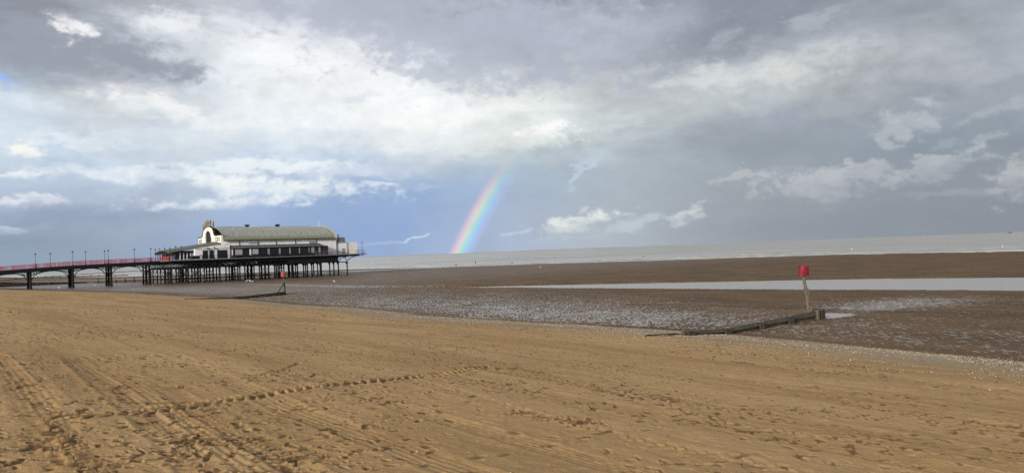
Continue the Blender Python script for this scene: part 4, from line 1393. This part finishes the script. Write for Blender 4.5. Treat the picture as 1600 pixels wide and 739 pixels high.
# picnic tables and chairs on the deck
def make_table():
    r = empty('picnic_table')
    g = MB(); g.box(-.9, .9, -.38, .38, .72, .78); g.build('table_top', M['wood_table'], r)
    for s_ in (-1, 1):
        g = MB(); g.box(-.9, .9, s_ * .75 - .14, s_ * .75 + .14, .42, .47); g.build('bench', M['wood_table'], r)
        g = MB(); g.beam((s_ * .6, -.8, 0), (s_ * .6, -.25, .72), .09); g.beam((s_ * .6, .8, 0), (s_ * .6, .25, .72), .09); g.beam((s_ * .6, -.8, .38), (s_ * .6, .8, .38), .07); g.build('leg', M['wood_table'], r)
    return r


T0 = make_table(); spots = [(3.6, 'by the first shutter of the veranda'), (7.0, 'by the white veranda pillar near the entrance'), (11.0, 'beside the second shutter of the veranda'),
                            (14.6, 'in front of the dark veranda glazing, third from the entrance'), (18.4, 'in front of the middle of the veranda'), (22., 'in front of the seaward half of the veranda'),
                            (26., 'near the seaward end of the veranda'), (34.4, 'beside the dark end block of the veranda'), (36.6, 'in front of the seaward wall left of the lamp post'), (40.4, 'in front of the seaward wall right of the lamp post')]
for i, (u, lb) in enumerate(spots):
    o = T0 if i == 0 else copy_tree(T0)
    o.location = W(u, -3.05 if u < 33 else -2.2 + .3 * (i % 2), DZ + .003); o.rotation_euler = (0, 0, E38 + (.0 if u < 33 else .25 * (i % 3)))
    if u < 33: o.scale = (.8, .42, 1)
    tag(o, 'dark picnic table ' + lb, 'table', 'picnic tables on the pier deck')
o = empty('sign_board', W(-8.9, -3.2, DZ + .003), E38 + .3, 'tan timber kiosk board standing left of the white side bay', 'kiosk')
g = MB(); g.box(-1.4, 1.4, -.35, .35, .1, 1.0); g.build('counter', M['wood_table'], o)
g = MB(); g.box(-1.5, 1.5, -.42, .42, 1.003, 1.12); g.build('counter_top', M['edge'], o)

# ------------------------------------------------------------------ groynes
def groyne(A, B, h0, h1, npost, label, matl, courses=3, thick=.12, post_h=.15, post_w=.22, both=True, seed=1, cat='groyne', posts=None):
    """timber wall from A to B; the foot follows the sand"""
    rn = random.Random(seed)
    A = Vector(A); B = Vector(B); d = B - A; L = math.hypot(d.x, d.y); rz = math.atan2(d.y, d.x)
    root = empty('groyne', (A.x, A.y, A.z), rz, label, cat, 'groynes')
    dx, dy = d.x / L, d.y / L
    gz = lambda t: hz(A.x + dx * t, A.y + dy * t) - A.z
    ps = posts or [(i + .5) / npost for i in range(npost)]
    for c in range(courses):
        g = MB(); cuts = [0.] + [L * p for p in ps[1:-1:2]] + [L]
        for a, b in zip(cuts[:-1], cuts[1:]):
            ha = h0 + (h1 - h0) * a / L; hb = h0 + (h1 - h0) * b / L
            ba, bb = gz(a) - .12, gz(b) - .12
            ja, jb = rn.uniform(-.02, .02), rn.uniform(-.02, .02); off = rn.uniform(-.015, .015)
            f0, f1 = c / courses + .02, (c + 1) / courses - .025
            za0 = ba + (ha + .12) * f0 + ja * 0; za1 = ba + (ha + .12) * f1 + ja; zb0 = bb + (hb + .12) * f0; zb1 = bb + (hb + .12) * f1 + jb
            n = max(int((b - a) / .6), 1); T, Bt = [], []
            for k in range(n + 1):
                t = k / n; w = rn.uniform(-.012, .012); T.append((a + (b - a) * t - (.01 if k == n else 0), za1 + (zb1 - za1) * t + w)); Bt.append((a + (b - a) * t - (.01 if k == n else 0), za0 + (zb0 - za0) * t + w * .5))
            g.band(T, Bt, 'y', -thick / 2 + off, thick / 2 + off)
        g.build('plank', matl, root)
    for p in ps:
        t = L * p; hh = h0 + (h1 - h0) * p
        for sd in ((-1, 1) if both else (-1,)):
            g = MB(); w = post_w * rn.uniform(.85, 1.15); y = sd * (thick / 2 + w / 2 + .02)
            z0, z1 = gz(t) - .4, gz(t) + hh + post_h * rn.uniform(.2, 1)
            g.tube([(t, y, z0), (t + rn.uniform(-.02, .02), y, (z0 + z1) / 2), (t, y, z1)], [w * .55, w * .56, w * .5], 8)
            g.build('post', matl, root)
    return root, L


gA = ground_at(1066, 525); gB = ground_at(1278, 498)
gr, GL = groyne(gA, gB, .24, .62, 5, 'low weathered timber groyne on the right, bound with pairs of posts', M['timber'], 3, .16, .08, .24, True, 4, posts=[.03, .26, .50, .73, .965])
# horizontal waling, bolts and the blunt seaward block
g = MB(); g.band([(t * GL, hz(gA.x + (gB.x - gA.x) * t, gA.y + (gB.y - gA.y) * t) - gA.z + (.24 + .38 * t) * .72) for t in np.linspace(0, .97, 14)],
                 [(t * GL, hz(gA.x + (gB.x - gA.x) * t, gA.y + (gB.y - gA.y) * t) - gA.z + (.24 + .38 * t) * .44) for t in np.linspace(0, .97, 14)], 'y', -.20, -.085)
g.build('waling', M['timber'], gr)
zB = gB.z - gA.z
g = MB(); g.box(GL - .2, GL + .42, -.36, .3, zB - .3, zB + .66); g.build('end_block', M['timber_dark'], gr, bevel=.04)
for p in (.03, .26, .5, .73):
    t = p * GL; zt = hz(gA.x + (gB.x - gA.x) * p, gA.y + (gB.y - gA.y) * p) - gA.z
    g = MB(); g.box(t - .34, t - .14, -.34, -.205, zt - .2, zt + .3 + .3 * p); g.box(t + .16, t + .36, -.33, -.205, zt - .2, zt + .24 + .3 * p); g.build('clamp', M['timber_dark'], gr, bevel=.02)
# half-buried end boards
pa = ground_at(1008, 527.5); pb = ground_at(1066, 524)
o = empty('driftwood', pa, math.atan2(pb.y - pa.y, pb.x - pa.x), 'thin dark driftwood branch half buried at the landward end of the right groyne', 'driftwood')
Lw = (pb - pa).length
pts = [(Lw * t, .25 * math.sin(t * 7) * (1 - t), (pb.z - pa.z) * t + .06 + .05 * math.sin(t * 11)) for t in np.linspace(0, 1.02, 14)]
g = MB(); g.tube(pts, [.03 + .045 * i / 13 for i in range(14)], 7); g.build('branch', M['timber_dark'], o, True)
g = MB(); g.tube([pts[3], (pts[3][0] + .5, -.25, pts[3][2] + .02), (pts[3][0] + 1.1, -.35, pts[3][2] - .02)], [.04, .03, .015], 6); g.build('twig', M['timber_dark'], o, True)


def topmark(base, top, r0, bw, bh, matp, matb, label, name='groyne_marker'):
    base = Vector(base); top = Vector(top)
    root = empty(name, base, 0, label, 'marker post', 'red topmarks on groynes')
    d = top - base; rn = random.Random(7)
    n = 9; pts = []; rs = []
    for i in range(n):
        t = i / (n - 1); pts.append(d * t + Vector((rn.uniform(-.012, .012), rn.uniform(-.01, .01), 0))); rs.append(r0 * (1 - .22 * t) * rn.uniform(.92, 1.08))
    pts[0] = Vector((0, 0, -.5))
    g = MB(); g.tube(pts, rs, 9); g.build('pole', matp, root, True)
    q = d * .55
    g = MB(); g.beam(q + Vector((.8 * r0, -.03, -.45)), q + Vector((.75 * r0, -.03, .5)), r0 * .8, r0 * .5); g.build('splint', matp, root)
    bk = empty('x') if False else None
    g = MB(); g.tube([d, d + Vector((0, 0, bh * .98))], [r0 * .5, r0 * .5], 8); sp_ = g.build('spindle', matb, root)
    # cage: hoops and upright slats
    g = MB(); N_ = 30
    for z in (0.02, bh * .5, bh - .02):
        g.tube([d + Vector((bw * math.cos(a), bw * math.sin(a), z)) for a in np.linspace(0, 2 * math.pi, 25)], .02, 6, False)
    g.tube([d + Vector((-bw, 0, .02)), d + Vector((bw, 0, .02))], .02, 6); g.tube([d + Vector((0, -bw, .02)), d + Vector((0, bw, .02))], .02, 6)
    for k in range(N_):
        a = 2 * math.pi * k / N_; c, s_ = math.cos(a), math.sin(a)
        p = d + Vector((bw * c, bw * s_, 0)); w = bw * 2 * math.pi / N_ * rn.uniform(.24, .44)
        tx, ty = -s_ * w, c * w
        vs = [(p.x + tx * sx + c * e, p.y + ty * sx + s_ * e, p.z + z) for z in (-.01, bh) for e in (0, .014) for sx in (-1, 1)]
        g.add(vs, [(0, 2, 3, 1), (4, 5, 7, 6), (0, 1, 5, 4), (2, 6, 7, 3), (0, 4, 6, 2), (1, 3, 7, 5)])
    g.build('basket', matb, root)
    return root


def up_from(base, px, py):
    """point above `base` at its distance seen at the pixel"""
    r = ray(px, py); k = base.y / r.y
    return Vector((r.x * k, base.y, EYE + r.z * k))


pb_ = gA.lerp(gB, .955); pb_.z = hz(pb_.x, pb_.y) + .3
pb2 = pb_ + Vector((.0, .42, 0)); pb2.z = hz(pb2.x, pb2.y)
# stand it where the photo puts the foot
rr_ = ray(1264.5, 487); k_ = pb2.y / rr_.y; pb2.x = rr_.x * k_
tp = up_from(pb2, 1255.8, 430.5)
bw_ = 7.2 / F * pb2.y
topmark(pb2, tp, .125, bw_, 15.2 / F * pb2.y, M['pole'], M['basket'], 'tall leaning timber pole with crimson slatted basket at the end of the right groyne')

qA = ground_at(288, 467.5); qB = ground_at(446, 460.5)
gl_, GL2 = groyne(qA, qB, .08, .5, 8, 'long dark low groyne lying in front of the pier, ending in a braced post', M['timber_dark'], 2, .14, .05, .2, False, 9)
zq = qB.z - qA.z
g = MB(); g.beam((GL2 - .05, 0, zq - .2), (GL2 - .25, 0, zq + 1.95), .17); g.build('brace_post', M['timber_dark'], gl_)
g = MB(); g.beam((GL2 - 1.95, 0, zq + .45), (GL2 - .25, 0, zq + 1.85), .12); g.build('brace', M['timber_dark'], gl_)
g = MB(); g.tube([(GL2, 0, zq + .12), (GL2 + 1.2, 0, zq + .1), (GL2 + 3.2, .1, zq + .05)], [.07, .06, .03], 6); g.build('broken_end', M['timber_dark'], gl_)
qb2 = qB + Vector((-.1, .5, 0)); qb2.z = hz(qb2.x, qb2.y)
topmark(qb2, up_from(qb2, 443, 432), .07, 3.6 / F * qb2.y, 7.6 / F * qb2.y, M['pole'], M['basket_orange'], 'pale pole with orange red basket seen against the pier piles')

# groynes beyond the walkway
def far_groyne(p, q, zA, zB, h0, h1, n, label, seed, ph=.3, posts=None):
    A = ground_at(*p, zA) if zA is not None else ground_at(*p); B = ground_at(*q, zB) if zB is not None else ground_at(*q)
    A.z = hz(A.x, A.y); B.z = hz(B.x, B.y)
    return groyne(A, B, h0, h1, n, label, M['timber_dark'], 2, .3, ph, .4, False, seed, posts=posts)


far_groyne((-30, 449), (136, 442.3), None, None, 1.7, .4, 9, 'tall dark groyne wall low on the left behind the first pier piles', 21, .1)
far_groyne((148, 442.5), (233, 440.5), None, None, .5, .9, 6, 'dark groyne with raised posts seen between the second and fourth pier bents', 22, 1.4)
far_groyne((20, 436.5), (200, 430.8), ZSEA, ZSEA, .8, 1., 15, 'far dark breakwater with uneven posts at the edge of the sea', 23, .9)

# ------------------------------------------------------------------ small things: buoys, gulls, people, ship
def buoy(px, py, size, mats, label, z=ZSEA):
    p = ground_at(px, py, z); r = size
    o = empty('buoy', p, 0, label, 'buoy', 'marker buoys off the beach')
    g = MB(); g.lathe([(r * .3, -r * .5), (r * .8, -r * .3), (r, 0), (r * .95, r * .3), (r * .55, r * .75), (r * .25, r * .95)], 14); g.build('float', mats[0], o, True)
    g = MB(); g.lathe([(r * .2, r * .9), (r * .16, r * 1.5), (r * .3, r * 1.55), (r * .3, r * 1.8), (.01, r * 1.95)], 10); g.build('top_mark', mats[1], o, True)


buoy(712.5, 415.3, .5, (M['trim'], M['buoyred']), 'dark buoy with red top left of the standing person at the water edge')
buoy(800.2, 411.6, .45, (M['trim'], M['buoyred']), 'dark red topped buoy right of the standing person')
buoy(1005.5, 401.8, .45, (M['buoyred'], M['trim']), 'small red buoy afloat off the brown sandbar')
buoy(1331, 389.8, .36, (M['buoywhite'], M['buoywhite']), 'small white buoy afloat on the grey water')
buoy(1566.5, 386.5, .5, (M['buoyorange'], M['buoywhite']), 'orange and white buoy close to the shore on the far right')


def person(p, label, face=0.):
    root = empty('person', p, face, label, 'person')
    J = dict(hip=(0, 0, .93), chest=(0, 0, 1.25), neck=(0, 0, 1.45), head=(0, -.02, 1.56), top=(0, -.01, 1.68),
             shl=(-.17, 0, 1.40), ell=(-.24, .02, 1.13), wrl=(-.25, -.05, .90), hal=(-.25, -.07, .80), shr=(.17, 0, 1.40), elr=(.24, .02, 1.13), wrr=(.24, -.06, .90), har=(.24, -.08, .80),
             hl=(-.10, 0, .88), kl=(-.12, -.03, .49), al=(-.13, .01, .09), fl=(-.14, -.16, .035), hr=(.10, 0, .88), kr=(.13, -.05, .49), ar=(.15, 0, .09), fr=(.17, -.17, .035))
    Rr = dict(hip=.15, chest=.155, neck=.06, head=.095, top=.075, shl=.07, ell=.045, wrl=.032, hal=.04, shr=.07, elr=.045, wrr=.032, har=.04, hl=.10, kl=.065, al=.045, fl=.035, hr=.10, kr=.065, ar=.045, fr=.035)
    Ed = [('hip', 'chest'), ('chest', 'neck'), ('neck', 'head'), ('head', 'top'), ('chest', 'shl'), ('shl', 'ell'), ('ell', 'wrl'), ('wrl', 'hal'), ('chest', 'shr'), ('shr', 'elr'), ('elr', 'wrr'), ('wrr', 'har'),
          ('hip', 'hl'), ('hl', 'kl'), ('kl', 'al'), ('al', 'fl'), ('hip', 'hr'), ('hr', 'kr'), ('kr', 'ar'), ('ar', 'fr')]
    def skin(name, keys, grow, matl):
        ks = list(keys); me = bpy.data.meshes.new(name)
        me.from_pydata([J[k] for k in ks], [(ks.index(a), ks.index(b)) for a, b in Ed if a in ks and b in ks], [])
        ob = bpy.data.objects.new(name, me); COL.objects.link(ob); ob.parent = root
        sk = ob.modifiers.new('skin', 'SKIN')
        for i, k in enumerate(ks):
            r = Rr[k] + grow; me.skin_vertices[0].data[i].radius = (r, r * .85)
        me.skin_vertices[0].data[0].use_root = True
        sd = ob.modifiers.new('sub', 'SUBSURF'); sd.levels = sd.render_levels = 2
        me.materials.append(matl)
    skin('body', J.keys(), 0, M['skin'])
    skin('coat', ['hip', 'chest', 'shl', 'ell', 'wrl', 'shr', 'elr', 'wrr'], .035, M['coat'])
    skin('trousers', ['hip', 'hl', 'kl', 'al', 'hr', 'kr', 'ar'], .02, M['trouser'])
    g = MB(); g.lathe([(.02, 1.78), (.07, 1.765), (.105, 1.70), (.112, 1.64), (.10, 1.585)][::-1], 12, (0, .015, 0)); g.build('hair', M['hair'], root, True)


pp = ground_at(743, 412.6, ZSEA + .05); person(pp, 'person in dark coat standing at the edge of the sea', .6)


GULL = None
def gull(px, py, label, flip=0., sc=1.):
    global GULL
    p = ground_at(px, py)
    if GULL is None:
        r = empty('gull')
        g = MB(); g.tube([(-.30, 0, .20), (-.2, 0, .22), (-.05, 0, .25), (.1, 0, .29), (.17, 0, .36), (.20, 0, .42), (.25, 0, .44), (.30, 0, .43)], [.015, .05, .10, .095, .06, .05, .05, .02], 10); g.build('body', M['feather'], r, True)
        for s_ in (-1, 1):
            g = MB(); g.tube([(.08, s_ * .085, .30), (-.1, s_ * .10, .28), (-.3, s_ * .05, .22), (-.4, s_ * .02, .19)], [.03, .055, .03, .008], 8); g.build('wing', M['feather_grey'], r, True)
            g = MB(); g.tube([(.0, s_ * .04, .2), (.01, s_ * .04, -.02)], .012, 6); g.build('leg', M['buoyorange'], r)
        g = MB(); g.tube([(.29, 0, .43), (.36, 0, .415)], [.018, .005], 6); g.build('beak', M['buoyorange'], r)
        GULL = o = r
    else: o = copy_tree(GULL)
    o.location = p; o.rotation_euler = (0, 0, flip); o.scale = (sc,) * 3
    tag(o, label, 'gull', 'gulls standing on the wet sand')


gull(844, 419.6, 'white gull alone on the brown sandbar right of the rainbow', .5, 1.5)
gull(93, 451.3, 'white gull on the wet sand by the foot of the first pier bents', 2.8, 1.3)
gull(385, 441.2, 'white gull under the pier, left one of three close together', 0.2, 1.3)
gull(391, 440.6, 'white gull under the pier, middle one of three close together', 3.0, 1.4)
gull(394, 441.8, 'white gull under the pier, right one of three close together', .4, 1.2)
gull(522.5, 441.8, 'white gull on the wet sand below the seaward end of the pier', 2.6, 1.2)
gull(148, 447.5, 'white gull on the sand between the first two pier bents', .1, 1.2)

# far ship
r = ray(1577, hor(1577) + .3); k = 4200 / r.y; p = Vector((r.x * k, 4200, ZSEA))
o = empty('ship', p, math.radians(-20), 'distant dark ship on the horizon at the far right', 'ship')
g = MB(); g.plate([(-17, 0), (17, 0), (18, 2.6), (13, 2.0), (-17, 1.6)], 'y', -3.5, 3.5); g.build('hull', M['ship'], o)
g = MB(); g.plate([(-4, 1.9), (11, 1.9), (10, 5.2), (6, 6.8), (1, 6.8), (-2, 4.6)], 'y', -3, 3); g.build('superstructure', M['ship'], o)
g = MB(); g.tube([(3, 0, 6.6), (3, 0, 9)], .35, 6); g.build('mast', M['ship'], o)

# ------------------------------------------------------------------ render settings
S.cycles.max_bounces = 6
S.cycles.use_denoising = False
S.cycles.sample_clamp_indirect = 4
S.render.film_transparent = False
